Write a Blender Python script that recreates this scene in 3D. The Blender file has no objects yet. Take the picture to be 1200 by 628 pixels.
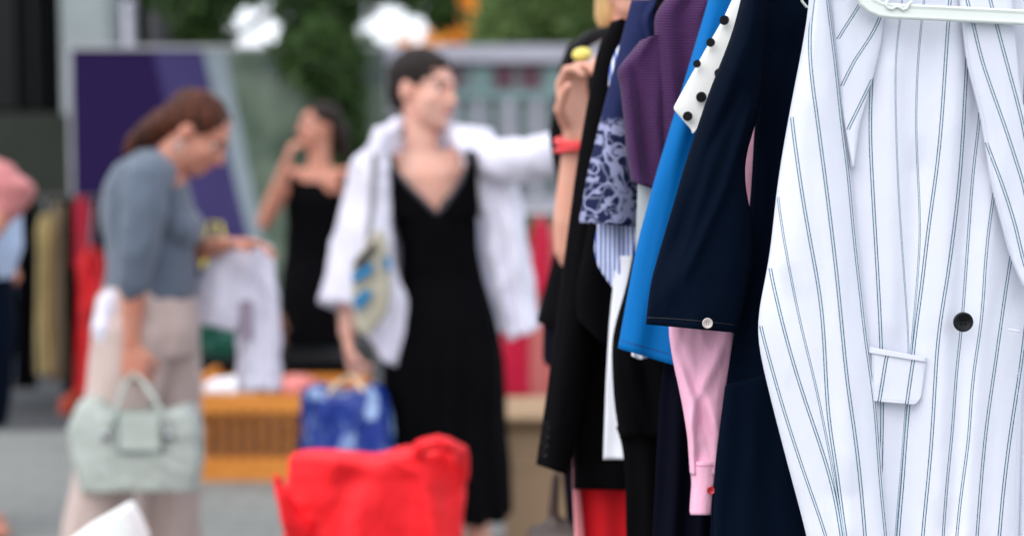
import bpy, bmesh, math, random
import numpy as np
from mathutils import Vector, Matrix, noise
random.seed(7); rng = np.random.default_rng(11)
sc = bpy.context.scene
COL = sc.collection
R = math.radians
F = 1666.67; CH = 1.3; TH = math.atan(114 / F); CT, ST = math.cos(TH), math.sin(TH)

def W(x, y, d):
    """a point d metres down the street, seen at photo position x, y"""
    u = (x - 600) / F; v = (314 - y) / F
    t = d / (CT + v * ST)
    return Vector((u * t, d, CH + (-ST + v * CT) * t))

# ---------------------------------------------------------------- materials
def srgb(c):
    return tuple(((v / 255) / 12.92 if v / 255 <= .04045 else ((v / 255 + .055) / 1.055) ** 2.4) for v in c) + (1,)

class Mat:
    def __init__(s, name, col, rough=.8, metal=0, spec=.5):
        s.m = bpy.data.materials.new(name); s.m.use_nodes = True
        s.n = s.m.node_tree.nodes; s.l = s.m.node_tree.links
        s.b = s.n['Principled BSDF']
        s.b.inputs['Base Color'].default_value = col if len(col) == 4 else srgb(col)
        s.col = s.b.inputs['Base Color'].default_value[:]
        s.b.inputs['Roughness'].default_value = rough
        s.b.inputs['Metallic'].default_value = metal
        s.b.inputs['Specular IOR Level'].default_value = spec
    def node(s, t, **k):
        n = s.n.new(t)
        for a, v in k.items():
            if a in n.inputs.keys(): n.inputs[a].default_value = v
            else: setattr(n, a, v)
        return n
    def math(s, op, a, b=None, clamp=False):
        n = s.n.new('ShaderNodeMath'); n.operation = op; n.use_clamp = clamp
        for i, v in enumerate((a, b)):
            if v is None: continue
            if isinstance(v, (int, float)): n.inputs[i].default_value = v
            else: s.l.new(v, n.inputs[i])
        return n.outputs[0]
    def mix(s, fac, a, b, blend='MIX'):
        n = s.n.new('ShaderNodeMix'); n.data_type = 'RGBA'; n.blend_type = blend
        if isinstance(fac, (int, float)): n.inputs[0].default_value = fac
        else: s.l.new(fac, n.inputs[0])
        for i, v in ((6, a), (7, b)):
            if isinstance(v, tuple): n.inputs[i].default_value = v if len(v) == 4 else srgb(v)
            else: s.l.new(v, n.inputs[i])
        return n.outputs[2]
    def coord(s, kind='Object', scale=(1, 1, 1)):
        t = s.n.new('ShaderNodeTexCoord'); mp = s.n.new('ShaderNodeMapping'); mp.inputs['Scale'].default_value = scale
        s.l.new(t.outputs[kind], mp.inputs[0]); return mp.outputs[0]
    def noise(s, scale, vec=None, detail=3, rough=.55):
        n = s.n.new('ShaderNodeTexNoise'); n.inputs['Scale'].default_value = scale; n.inputs['Detail'].default_value = detail
        n.inputs['Roughness'].default_value = rough
        s.l.new(vec if vec is not None else s.coord(), n.inputs['Vector']); return n.outputs[0]
    def ramp(s, v, a, b):
        n = s.n.new('ShaderNodeMapRange'); n.inputs[1].default_value = a; n.inputs[2].default_value = b
        s.l.new(v, n.inputs[0]); return n.outputs[0]
    def color(s, c): s.l.new(c, s.b.inputs['Base Color'])
    def bump(s, h, dist=.001, strength=1, prev=None):
        n = s.n.new('ShaderNodeBump'); n.inputs['Distance'].default_value = dist; n.inputs['Strength'].default_value = strength
        s.l.new(h, n.inputs['Height'])
        if prev: s.l.new(prev, n.inputs['Normal'])
        s.l.new(n.outputs[0], s.b.inputs['Normal']); return n.outputs[0]
    def vary(s, amt=.15, scale=6):
        c = s.col; lo = tuple(v * (1 - amt) for v in c[:3]) + (1,); hi = tuple(min(1, v * (1 + amt)) for v in c[:3]) + (1,)
        f = s.ramp(s.noise(scale), .3, .7)
        o = s.mix(f, lo, hi); s.color(o); return o

def fabric(name, col, rough=.85, wr=.003, weave=.0002, sheen=.15, vary=.08, wscale=9):
    m = Mat(name, col, rough, spec=.05 if sum(col[:3]) < 60 else .1 if sum(col[:3]) < 160 else .25)
    m.b.inputs['Sheen Weight'].default_value = sheen; m.b.inputs['Sheen Roughness'].default_value = .5
    m.vary(vary, 5)
    p = m.bump(m.noise(wscale, m.coord('Object', (1.6, 1.6, .45)), 3), wr)
    p = m.bump(m.noise(45, m.coord('Object', (1, 1, .6)), 4), .0012, 1, p)
    m.bump(m.noise(900, None, 1), weave * 2, .8, p)
    return m.m

def plain(name, col, rough=.6, metal=0, vary=.08, bump=.0006, bscale=40, spec=.5):
    m = Mat(name, col, rough, metal, spec); m.vary(vary, 4); m.bump(m.noise(bscale), bump); return m.m

def skin(name, col):
    m = Mat(name, col, .5, spec=.35)
    m.b.inputs['Subsurface Weight'].default_value = .12
    m.b.inputs['Subsurface Radius'].default_value = (.02, .008, .004)
    m.b.inputs['Subsurface Scale'].default_value = .4
    f = m.ramp(m.noise(14), .35, .7)
    c = m.col; m.color(m.mix(f, c, (c[0] * 1.05, c[1] * .86, c[2] * .82, 1)))
    m.bump(m.noise(220), .0004); return m.m

def hairmat(name, col, col2):
    m = Mat(name, col, .6, spec=.2)
    n = m.noise(60, m.coord('Object', (1, 1, .15)), 4)
    m.color(m.mix(m.ramp(n, .35, .65), tuple(srgb(col)), tuple(srgb(col2)))); m.bump(n, .006); return m.m

# ---------------------------------------------------------------- object helpers
def tag(o, label=None, cat=None, group=None, kind=None):
    if label: o['label'] = label
    if cat: o['category'] = cat
    if group: o['group'] = group
    if kind: o['kind'] = kind
    return o

def thing(name, label, cat, loc=(0, 0, 0), group=None):
    o = bpy.data.objects.new(name, None); COL.objects.link(o); o.location = loc; o.empty_display_size = .1
    return tag(o, label, cat, group)

def link(name, me, mat, parent=None, smooth=True):
    o = bpy.data.objects.new(name, me); COL.objects.link(o)
    if mat: me.materials.append(mat)
    if smooth:
        me.polygons.foreach_set('use_smooth', [True] * len(me.polygons))
    if parent:
        o.parent = parent; o.matrix_parent_inverse = Matrix.Translation(-Vector(parent.location) if parent.parent is None else -Vector((0, 0, 0)))
        if parent.parent is not None: o.matrix_parent_inverse = Matrix.Identity(4)
        if parent.type != 'EMPTY': o.matrix_parent_inverse = Matrix.Identity(4)
    return o

class Geo:
    """collects closed volumes; build() links them as ONE mesh"""
    def __init__(s): s.v = []; s.f = []; s.uv = None
    def add(s, vs, fs):
        k = len(s.v); s.v += [tuple(p) for p in vs]; s.f += [tuple(i + k for i in f) for f in fs]
    def box(s, c, sx, sy, sz, rot=None):
        c = Vector(c); vs = []
        for z in (-1, 1):
            for a, b in ((-1, -1), (1, -1), (1, 1), (-1, 1)):
                p = Vector((a * sx / 2, b * sy / 2, z * sz / 2))
                if rot is not None: p = rot @ p
                vs.append(c + p)
        s.add(vs, [(3, 2, 1, 0), (4, 5, 6, 7), (0, 1, 5, 4), (1, 2, 6, 5), (2, 3, 7, 6), (3, 0, 4, 7)]); return s
    def slab(s, x0, y0, x1, y1, d, dep):
        """an upright board whose front face fills that photo rectangle at distance d, dep thick"""
        a = W(x0, y0, d); b = W(x1, y1, d)
        return s.box(((a.x + b.x) / 2, d + dep / 2, (a.z + b.z) / 2), abs(b.x - a.x), dep, abs(a.z - b.z))
    def loft(s, rings, n=16, cap=True):
        k = len(s.v); m = len(rings)
        for c, a, b in rings:
            c = Vector(c)
            for i in range(n):
                t = 2 * math.pi * i / n; s.v.append(tuple(c + a * math.cos(t) + b * math.sin(t)))
        for j in range(m - 1):
            for i in range(n):
                i2 = (i + 1) % n; s.f.append((k + j * n + i, k + j * n + i2, k + (j + 1) * n + i2, k + (j + 1) * n + i))
        if cap:
            s.f.append(tuple(k + i for i in range(n))[::-1]); s.f.append(tuple(k + (m - 1) * n + i for i in range(n)))
        return s
    def tube(s, pts, radii, n=12, flat=1.0, side=None, caps=True):
        pts = [Vector(p) for p in pts]
        if isinstance(radii, (int, float)): radii = [radii] * len(pts)
        rings = []; prev = None
        for i, p in enumerate(pts):
            t = (pts[min(i + 1, len(pts) - 1)] - pts[max(i - 1, 0)]).normalized()
            if side is not None: a = side - t * side.dot(t)
            elif prev is None: a = t.orthogonal()
            else: a = prev - t * prev.dot(t)
            if a.length < 1e-5: a = t.orthogonal()
            a.normalize(); prev = a; b = t.cross(a)
            r = radii[i]
            if caps and i == 0: rings.append((p - t * r * .8, a * r * .5, b * r * .5 * flat))
            rings.append((p, a * r, b * r * flat))
            if caps and i == len(pts) - 1: rings.append((p + t * r * .8, a * r * .5, b * r * .5 * flat))
        return s.loft(rings, n)
    def ell(s, c, a, b, h, n=14, m=9):
        rings = []
        for j in range(1, m):
            t = math.pi * j / m; rings.append((Vector(c) - h * math.cos(t), a * math.sin(t), b * math.sin(t)))
        return s.loft(rings, n)
    def mesh(s, name):
        me = bpy.data.meshes.new(name); me.from_pydata(s.v, [], s.f); me.update()
        bm = bmesh.new(); bm.from_mesh(me); bmesh.ops.recalc_face_normals(bm, faces=bm.faces); bm.to_mesh(me); bm.free()
        return me
    def build(s, name, mat, parent=None, smooth=False, bevel=0):
        me = s.mesh(name)
        if bevel:
            bm = bmesh.new(); bm.from_mesh(me)
            bmesh.ops.bevel(bm, geom=bm.edges[:], offset=bevel, segments=2, affect='EDGES', clamp_overlap=True); bm.to_mesh(me); bm.free()
        return link(name, me, mat, parent, smooth)
    def skinned(s, name, mat, parent=None, voxel=.008, smooth=4, wr=0, wsc=(6, 6, 3), disp=None, seed=0):
        """weld the volumes into one continuous surface"""
        me = s.mesh(name); o = bpy.data.objects.new('tmp', me); COL.objects.link(o)
        md = o.modifiers.new('r', 'REMESH'); md.mode = 'VOXEL'; md.voxel_size = voxel
        if smooth:
            md = o.modifiers.new('s', 'SMOOTH'); md.iterations = smooth; md.factor = .6
        dg = bpy.context.evaluated_depsgraph_get(); dg.update()
        me2 = bpy.data.meshes.new_from_object(o.evaluated_get(dg)); bpy.data.objects.remove(o); bpy.data.meshes.remove(me)
        me2.name = name
        if wr or disp:
            nrm = [v.normal.copy() for v in me2.vertices]
            for v, nn in zip(me2.vertices, nrm):
                p = v.co
                q = Vector((p.x * wsc[0], p.y * wsc[1], p.z * wsc[2])) + Vector((seed, 0, 0))
                h = 0
                if wr:
                    a = noise.noise(q); b = noise.noise(q * 2.3)
                    h = wr * ((1 - abs(a) * 3) * .7 + b * .6)
                if disp: h += disp(p)
                v.co = p + nn * h
            me2.update()
        me2.materials.clear()
        return link(name, me2, mat, parent, True)

def interp(pts, y):
    return float(np.interp(y, [p[1] for p in pts], [p[0] for p in pts]))

def smooth_poly(pts, n=60, k=5):
    """x as a smooth function of y"""
    ys = np.linspace(pts[0][1], pts[-1][1], n)
    xs = np.interp(ys, [p[1] for p in pts], [p[0] for p in pts])
    if k < 1: return list(zip(xs, ys))
    xp = np.pad(xs, k, mode='reflect', reflect_type='odd')
    ker = np.hanning(2 * k + 1); ker /= ker.sum()
    return list(zip(np.convolve(xp, ker, 'valid'), ys))

def panel(name, mat, parent, left, right, d, thick=.03, nx=28, ny=60, folds=(), fold=.006, nf=4, hem=None, top=None,
          cols=None, grow=.6, seed=0, prof=.5, wr=.002, wsc=18, ridge=(), frontmin=0, geo=None, tw=0, sm=5):
    """hanging cloth with real depth: left/right outlines (x,y), closed front and back. cols = stripes [(pts,k)]"""
    L = smooth_poly(left, 60, sm); Rr = smooth_poly(right, 60, sm)
    y0 = min(left[0][1], right[0][1]) ; y1 = max(left[-1][1], right[-1][1])
    def ex(P, y): return interp(P, y)
    C = [(L, None)] + ([(smooth_poly(c[0]), c[1]) for c in cols] if cols else []) + [(Rr, None)]
    sub = max(2, nx // (len(C) - 1)) if cols else nx
    V = []; UV = []; SD = []
    width = len(range((len(C) - 1) * sub + 1))
    for j in range(ny + 1):
        t = j / ny
        row = []; sd = []
        yy = y0 + (y1 - y0) * t
        xc = [ex(c[0], yy) for c in C]
        lx, rx = xc[0], xc[-1]
        m = [lx]
        for x in xc[1:-1]: m.append(min(max(x, lx + .4, m[-1] + .3), rx - .4))
        m.append(rx)
        ok = [1] * len(m)
        for i in range(1, len(m)):
            if m[i] - lx < 1.45 or rx - m[i] < 1.2 and xc[i] > rx: ok[i] = 0
            elif ok[i - 1] and m[i] - m[i - 1] < 1.6: ok[i] = 0
        for i in range(len(C) - 1):
            for q in range(sub + (1 if i == len(C) - 2 else 0)):
                f = q / sub; row.append((m[i] * (1 - f) + m[i + 1] * f))
                a = (C[i][1], m[i]); b = (C[i + 1][1], m[i + 1])
                x = row[-1]; s = 99
                if a[0] and ok[i]: s = min(s, abs(x - a[1]) * a[0])
                if b[0] and ok[i + 1]: s = min(s, abs(x - b[1]) * b[0])
                sd.append(s if s < 99 else 30)
        for i, x in enumerate(row):
            s = (x - lx) / max(rx - lx, 1e-3)
            ya = top(x) if top else y0
            yb = hem(x) if hem else y1
            y = ya + (yb - ya) * t
            V.append((x, y, s, t)); SD.append(sd[i])
    vs = []
    def height(x, y, s, t):
        p = max(0, 1 - (2 * s - 1) ** 2) ** prof
        h = thick / 2 * p
        g = (1 - grow) + grow * t
        w = noise.noise(Vector((s * 1.3 + seed, t * 1.7, seed * .37)))
        h += fold * g * math.sin(2 * math.pi * (nf * s + .5 * w) + seed) * min(1, p * 1.5)
        P = W(x, y, d)
        n1 = noise.noise(Vector((P.x * wsc, P.z * wsc * .35, seed)))
        n2 = noise.noise(Vector((P.x * wsc * 2.2, P.z * wsc * 1.3, seed + 9)))
        h += wr * ((1 - 3 * abs(n1)) + .5 * n2)
        for pts, wd, amp in ridge:
            if pts[0][1] - 20 <= y <= pts[-1][1] + 20:
                e = (x - interp(pts, y)) / wd
                fa = min(1, max(0, (y - pts[0][1] + 20) / 40)) * min(1, max(0, (pts[-1][1] + 20 - y) / 40))
                h += amp * fa * math.exp(-e * e)
        return max(h, frontmin) if frontmin else h
    hs = [height(*v) for v in V]
    dd = [d + tw * (v[2] - .5) for v in V]
    front = [W(v[0], v[1], d0 - h) for v, h, d0 in zip(V, hs, dd)]
    back = [Vector((f.x, d0 - h + max(.002, thick * max(0, 1 - (2 * v[2] - 1) ** 2) ** prof), f.z)) for f, v, h, d0 in zip(front, V, hs, dd)]
    n = len(row); N = len(V)
    faces = []
    for j in range(ny):
        for i in range(n - 1):
            a = j * n + i; faces.append((a, a + n, a + n + 1, a + 1)); b = a + N; faces.append((b, b + 1, b + n + 1, b + n))
    for j in range(ny):
        a = j * n; faces.append((a, a + N, a + n + N, a + n)); a = j * n + n - 1; faces.append((a, a + n, a + n + N, a + N))
    for i in range(n - 1):
        a = i; faces.append((a, a + 1, a + 1 + N, a + N)); a = ny * n + i; faces.append((a, a + N, a + 1 + N, a + 1))
    if geo is not None:
        geo.add(front + back, faces); return None
    me = bpy.data.meshes.new(name); me.from_pydata([tuple(p) for p in front + back], [], faces)
    sdl = me.uv_layers.new(name='SD'); uvl = me.uv_layers.new(name='UV')
    li = np.zeros(len(me.loops), dtype=np.int32); me.loops.foreach_get('vertex_index', li)
    px = d / F
    sda = np.array([(s * px * 1000, 0) for s in SD] * 2); uva = np.array([((v[0] - 600) * px, (200 - v[1]) * px) for v in V] * 2)
    sdl.data.foreach_set('uv', sda[li].ravel()); uvl.data.foreach_set('uv', uva[li].ravel())
    me.update()
    return link(name, me, mat, parent, True)

def seam(target, name, pts, mat, dash=.0024, gap=.0012, rad=.00028, lift=.0001, parent=None, step=2.0):
    """a line of stitches lying on the cloth of target along photo points pts"""
    from mathutils.bvhtree import BVHTree
    me = target.data; T = BVHTree.FromPolygons([v.co[:] for v in me.vertices], [tuple(p.vertices) for p in me.polygons])
    o = Vector((0, 0, CH)); out = []
    for a, b in zip(pts[:-1], pts[1:]):
        n = max(1, int(math.dist(a, b) / step))
        for k in range(n):
            f = k / n; q = W(a[0] + (b[0] - a[0]) * f, a[1] + (b[1] - a[1]) * f, 1.0); h = T.ray_cast(o, (q - o).normalized())
            if h[0] is not None: out.append(h[0] - (q - o).normalized() * lift)
            else: out.append(None)
    g = Geo(); acc = 0; cur = []
    if dash == 0:
        run = [p for p in out if p is not None]
        if len(run) > 2: g.tube(run, rad, 6)
    else:
        for a, b in zip(out[:-1], out[1:]):
            if a is None or b is None: continue
            L = (b - a).length; t = 0
            if L > .01: continue
            while t < L:
                ph = acc % (dash + gap); s_ = min(L - t, (dash - ph) if ph < dash else (dash + gap - ph)) + 1e-7
                if ph < dash: g.tube([a.lerp(b, t / L), a.lerp(b, min(1, (t + s_) / L))], rad, 5)
                t += s_; acc += s_
    if g.v: return g.build(name, mat, parent or target.parent, True)

def leaves(name, mat, clumps, n, size, parent=None, seed=1, squash=1):
    """n small folded leaves scattered through clumps [(centre, (rx,ry,rz), weight)]"""
    r = np.random.default_rng(seed); w = np.array([c[2] for c in clumps], float); w /= w.sum()
    vs = []; fs = []
    idx = r.choice(len(clumps), n, p=w)
    for k in idx:
        c, rad, _ = clumps[k]
        v = r.normal(size=3); v /= np.linalg.norm(v); v *= r.random() ** .4
        p = np.array(c) + v * np.array(rad)
        a = r.normal(size=3); a[2] -= .6; a /= np.linalg.norm(a); b = np.cross(a, r.normal(size=3)); b /= np.linalg.norm(b) + 1e-9
        s = size * (.6 + .8 * r.random()); m = len(vs)
        up = np.cross(a, b) * s * .15
        vs += [p, p + a * s * .5 + b * s * .3 + up, p + a * s, p + a * s * .5 - b * s * .3 + up, p + a * s * .5]
        fs += [(m, m + 1, m + 4), (m + 1, m + 2, m + 4), (m + 2, m + 3, m + 4), (m + 3, m, m + 4)]
    me = bpy.data.meshes.new(name); me.from_pydata([tuple(v) for v in vs], [], fs); me.update()
    return link(name, me, mat, parent, False)

def leafmat(name, c1, c2, trans=.35):
    m = Mat(name, c1, .5, spec=.4)
    g = m.n.new('ShaderNodeNewGeometry')
    m.color(m.mix(g.outputs['Random Per Island'], tuple(srgb(c1)), tuple(srgb(c2))))
    t = m.n.new('ShaderNodeBsdfTranslucent'); t.inputs[0].default_value = tuple(v * 1.3 for v in srgb(c2)[:3]) + (1,)
    mx = m.n.new('ShaderNodeMixShader'); mx.inputs[0].default_value = trans
    m.l.new(m.b.outputs[0], mx.inputs[1]); m.l.new(t.outputs[0], mx.inputs[2])
    m.l.new(mx.outputs[0], m.n['Material Output'].inputs[0]); return m.m

# ---------------------------------------------------------------- world, sun, camera
SUN_EL, SUN_AZ = R(50), R(-140)      # light from the upper left, a little behind the camera
w = bpy.data.worlds.new('World'); sc.world = w; w.use_nodes = True
nt = w.node_tree; sky = nt.nodes.new('ShaderNodeTexSky'); sky.sky_type = 'NISHITA'; sky.sun_disc = False
sky.sun_elevation = SUN_EL; sky.sun_rotation = SUN_AZ; sky.dust_density = 4; sky.air_density = 1; sky.ozone_density = 1
tc = nt.nodes.new('ShaderNodeTexCoord'); cn = nt.nodes.new('ShaderNodeTexNoise'); cn.inputs['Scale'].default_value = 2.2; cn.inputs['Detail'].default_value = 5
cr_ = nt.nodes.new('ShaderNodeMapRange'); cr_.inputs[1].default_value = .3; cr_.inputs[2].default_value = .55; cr_.inputs[3].default_value = .45; cr_.inputs[4].default_value = .95
cm = nt.nodes.new('ShaderNodeMix'); cm.data_type = 'RGBA'; cm.inputs[7].default_value = (7.0, 7.2, 7.7, 1)
nt.links.new(tc.outputs['Generated'], cn.inputs['Vector']); nt.links.new(cn.outputs[0], cr_.inputs[0]); nt.links.new(cr_.outputs[0], cm.inputs[0])
nt.links.new(sky.outputs[0], cm.inputs[6]); nt.links.new(cm.outputs[2], nt.nodes['Background'].inputs[0]); nt.nodes['Background'].inputs[1].default_value = .15
sl = bpy.data.lights.new('sun', 'SUN'); sl.energy = 1.0; sl.angle = R(60); sl.color = (1, .96, .92)
so = bpy.data.objects.new('sun', sl); COL.objects.link(so)
sd = Vector((math.sin(SUN_AZ) * math.cos(SUN_EL), math.cos(SUN_AZ) * math.cos(SUN_EL), math.sin(SUN_EL)))
so.rotation_euler = sd.to_track_quat('Z', 'Y').to_euler()
cam = bpy.data.cameras.new('camera'); co = bpy.data.objects.new('camera', cam); COL.objects.link(co); sc.camera = co
co.location = (0, 0, CH); co.rotation_euler = (math.pi / 2 - TH, 0, 0)
cam.lens = 50; cam.sensor_width = 36; cam.clip_end = 600; cam.clip_start = .05
cam.dof.use_dof = True; cam.dof.focus_distance = 1.52; cam.dof.aperture_fstop = 2.3
sc.view_settings.view_transform = 'Standard'; sc.view_settings.look = 'None'; sc.view_settings.exposure = .72
sc.view_settings.gamma = 1
sc.cycles.use_denoising = True

# ---------------------------------------------------------------- shared materials
M = {}
M['dark_cloth'] = fabric('black_cloth', (6, 6, 8), sheen=.0)
M['black_dress'] = fabric('black_jersey', (6, 6, 9), sheen=.0, wr=.008)
M['black_wool'] = fabric('black_wool', (7, 6, 8), sheen=.0)
M['navy'] = fabric('navy_cotton', (3, 13, 29), sheen=.0, wr=.004)
M['deep_navy'] = fabric('midnight_cloth', (7, 9, 22), sheen=.0)
M['white_cotton'] = fabric('white_cotton', (216, 216, 232), wr=.008, wscale=7)
M['white_cloth'] = fabric('white_cloth', (222, 224, 232), wr=.004)
M['grey_cloth'] = fabric('pale_grey_cloth', (176, 184, 188))
M['red_cloth'] = fabric('red_cloth', (196, 10, 24))
M['crimson'] = fabric('crimson_cloth', (185, 12, 55))
M['salmon'] = fabric('salmon_cloth', (206, 122, 118))
M['gold'] = fabric('straw_cloth', (158, 140, 92))
M['cream'] = fabric('cream_cloth', (140, 122, 98))  # straw and cream are far-rail cloths, canopy shade mixed into their colour
M['blue_sky'] = fabric('light_blue_cloth', (170, 190, 220))
M['pink_knit'] = fabric('dusty_pink_knit', (178, 112, 112), wr=.006)
M['trouser'] = fabric('dusty_beige_cloth', (182, 164, 158), wr=.012, wscale=6)
M['slate'] = fabric('slate_blue_jersey', (86, 97, 112), wr=.007, sheen=.2)
M['green_cloth'] = fabric('bottle_green_cloth', (12, 62, 50))
M['yellow_cloth'] = fabric('yellow_cloth', (214, 200, 32))
M['orange_cloth'] = fabric('orange_cloth', (150, 52, 30))
M['skin_fair'] = skin('fair_skin', (208, 164, 148))
M['skin_mid'] = skin('warm_skin', (184, 130, 110))
M['skin_tan'] = skin('tanned_skin', (210, 162, 142))
M['hair_dark'] = hairmat('dark_hair', (16, 11, 10), (38, 27, 24))
M['hair_red'] = hairmat('auburn_hair', (28, 16, 13), (92, 46, 26))
M['hair_brown'] = hairmat('brown_hair', (20, 14, 12), (44, 30, 25))
M['hair_blond'] = hairmat('blond_hair', (190, 150, 96), (224, 190, 140))
M['eye'] = plain('eye_white', (225, 220, 215), .2, vary=.01)
M['iris'] = plain('iris', (40, 28, 22), .2)
M['lips'] = plain('lips', (178, 88, 84), .4)
M['shoe'] = plain('shoe_leather', (40, 36, 36), .5)
M['metal'] = plain('rail_chrome', (160, 162, 166), .3, 1)
M['plastic_white'] = plain('white_plastic', (214, 222, 218), .35, vary=.02, bump=.0002)
M['plastic_black'] = plain('black_plastic', (4, 5, 9), .5, spec=.25)
M['card'] = plain('cardboard', (158, 132, 104), .85)

TH_N = plain('navy_thread', (4, 9, 20), .7); TH_W = plain('white_thread', (196, 200, 212), .7)
# ================================================================ HERO: pinstripe blazer
def stripemat():
    m = Mat('pinstripe_cotton', (222, 223, 233), .8, spec=.2)
    m.b.inputs['Sheen Weight'].default_value = .1
    uv = m.n.new('ShaderNodeUVMap'); uv.uv_map = 'SD'
    sx = m.n.new('ShaderNodeSeparateXYZ'); m.l.new(uv.outputs[0], sx.inputs[0])
    s = sx.outputs[0]
    uv2 = m.n.new('ShaderNodeUVMap'); uv2.uv_map = 'UV'
    wob = m.noise(500, uv2.outputs[0], 2)
    # dark line about 1.6 mm from the stripe's centre, pale cyan within
    a = m.math('ABSOLUTE', m.math('SUBTRACT', s, 1.35))
    a = m.math('ADD', a, m.math('MULTIPLY', m.math('SUBTRACT', wob, .5), .5))
    line = m.ramp(a, .70, .26)
    inner = m.ramp(s, 1.4, 1.0)
    base = m.mix(m.ramp(m.noise(5), .3, .7), (212, 217, 230), (220, 223, 235))
    c = m.mix(inner, base, (200, 216, 228)); c = m.mix(line, c, (18, 52, 84)); m.color(c)
    p = m.bump(m.noise(14, m.coord('Object', (1.5, 1.5, .5)), 3), .003)
    tw = m.n.new('ShaderNodeTexWave'); tw.inputs['Scale'].default_value = 330; tw.bands_direction = 'DIAGONAL'; m.l.new(uv2.outputs[0], tw.inputs[0])
    p = m.bump(m.noise(60, m.coord('Object', (1, 1, .6)), 4), .0012, 1, p); m.bump(tw.outputs[1], .0003, .8, p)
    return m.m
M['pin'] = stripemat()
bz = thing('pinstripe_blazer', 'white double-pinstripe blazer with a black button, nearest on the rack', 'blazer', W(1215, 300, 1.5))
K = 1.0
D0 = 1.5
bcols = [([(1030, -60), (1024, 40), (1021, 100), (1019, 150), (1023, 230), (1029, 330), (1033, 408), (1034, 495), (1030, 628), (1028, 720)], K),
         ([(1062, -60), (1056, 25), (1050, 45), (1049, 100), (1050, 150), (1053, 230), (1060, 330), (1066, 410), (1062, 470), (1055, 560), (1048, 640), (1045, 720)], 2.2),
         ([(1090, -60), (1080, 25), (1075, 75), (1073, 150), (1077, 230), (1079, 270), (1075, 330), (1067.5, 412), (1063.2, 471), (1056, 561), (1049, 641), (1046, 720)], 1.8),
         ([(1118, -60), (1111, 28), (1107, 90), (1103, 150), (1098, 200), (1088, 265), (1081, 330), (1070, 408), (1065, 476), (1062, 500), (1058, 565), (1052, 628), (1048, 720)], K),
         ([(1140, -60), (1136, 28), (1133, 70), (1129, 150), (1125, 210), (1118, 270), (1110, 330), (1100, 384), (1097, 425), (1093, 500), (1089, 550), (1081, 628), (1075, 720)], K),
         ([(1160, -60), (1155, 50), (1147, 150), (1140, 200), (1136, 260), (1131, 330), (1127, 385), (1120, 440), (1117, 500), (1111, 550), (1105, 628), (1100, 720)], 1.25),
         ([(1185, -60), (1180, 80), (1172, 180), (1165, 226), (1158, 270), (1153, 330), (1152, 370), (1143, 420), (1138, 460), (1136, 515), (1127, 570), (1121, 628), (1114, 720)], 1.2),
         ([(1206, -60), (1200, 150), (1192, 260), (1184, 305), (1180, 330), (1173, 380), (1166, 430), (1155.6, 500), (1150, 560), (1145, 628), (1138, 720)], 1.1),
         ([(1230, -60), (1220, 200), (1208, 330), (1197, 425), (1190, 470), (1185, 500), (1176, 570), (1171, 628), (1164, 720)], K)]
bz_f = panel('front_panel', M['pin'], bz, [(948, -60), (952, 100), (955, 300), (972, 500), (990, 720)], [(1262, -60), (1250, 100), (1228, 250), (1206, 370), (1199, 430), (1197, 500), (1194, 628), (1188, 720)],
      D0, thick=.05, nx=110, ny=150, fold=.0025, nf=3, cols=bcols, seed=3, prof=.4, wr=.0015, wsc=10,
      ridge=[([(1076, 180), (1064, 410), (1050, 700)], 14, -.005), ([(1122, -40), (1112, 300), (1104, 600)], 16, .005), ([(1146, 60), (1128, 300), (1110, 700)], 11, -.004),
             ([(1165, 200), (1150, 380), (1130, 700)], 14, .007), ([(1045, 60), (1042, 400)], 16, .006)])
# upper front fold with slanting stripes, beside the sleeve
g_cols = [([(1010, -60), (1004, 10), (980, 47), (972, 60), (966, 200)], K)]
def slantpiece(name, poly_l, poly_r, lines, d, **k):
    return panel(name, M['pin'], bz, poly_l, poly_r, d, cols=lines, **k)
slantpiece('lapel', [(968, -60), (972, 0), (980, 60), (988, 140), (999, 196)], [(1042, -60), (1036, 25), (1032, 55), (1023, 92), (1008, 145), (1001, 196)],
           [([(1048, -60), (1005, 10), (981, 47), (960, 90), (930, 196)], K), ([(1060, -60), (1030, 25), (1018, 48), (1003, 68), (987, 100), (970, 140), (940, 196)], K), ([(1100, -60), (1040, 60), (1021, 96), (1007, 125), (992, 155), (980, 196)], K)],
           1.470, thick=.012, nx=40, ny=70, fold=.001, nf=1, prof=.3, wr=.001, wsc=10)
# the other lapel, running down to the button
lp_r = slantpiece('lapel', [(1118, -60), (1128, 30), (1133, 75), (1140, 100), (1149, 135), (1162, 218), (1184, 301), (1197, 332), (1208, 350)], [(1180, -60), (1190, 40), (1196, 110), (1206, 150), (1214, 220), (1222, 300), (1224, 350)],
           [([(1100, -60), (1122, 40), (1136, 100), (1146, 135), (1152, 157), (1163, 186), (1176, 220), (1190, 264), (1200, 310), (1215, 350)], K),
            ([(1118, -60), (1141, 30), (1150, 70), (1162, 105), (1180, 155), (1191, 190), (1201, 220), (1212, 300), (1222, 350)], K),
            ([(1145, -60), (1168, 30), (1180, 75), (1191, 115), (1200, 150), (1210, 220), (1220, 350)], K)],
           1.462, thick=.01, nx=50, ny=90, fold=.0015, nf=1, prof=.3, wr=.0012, wsc=16)
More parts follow.
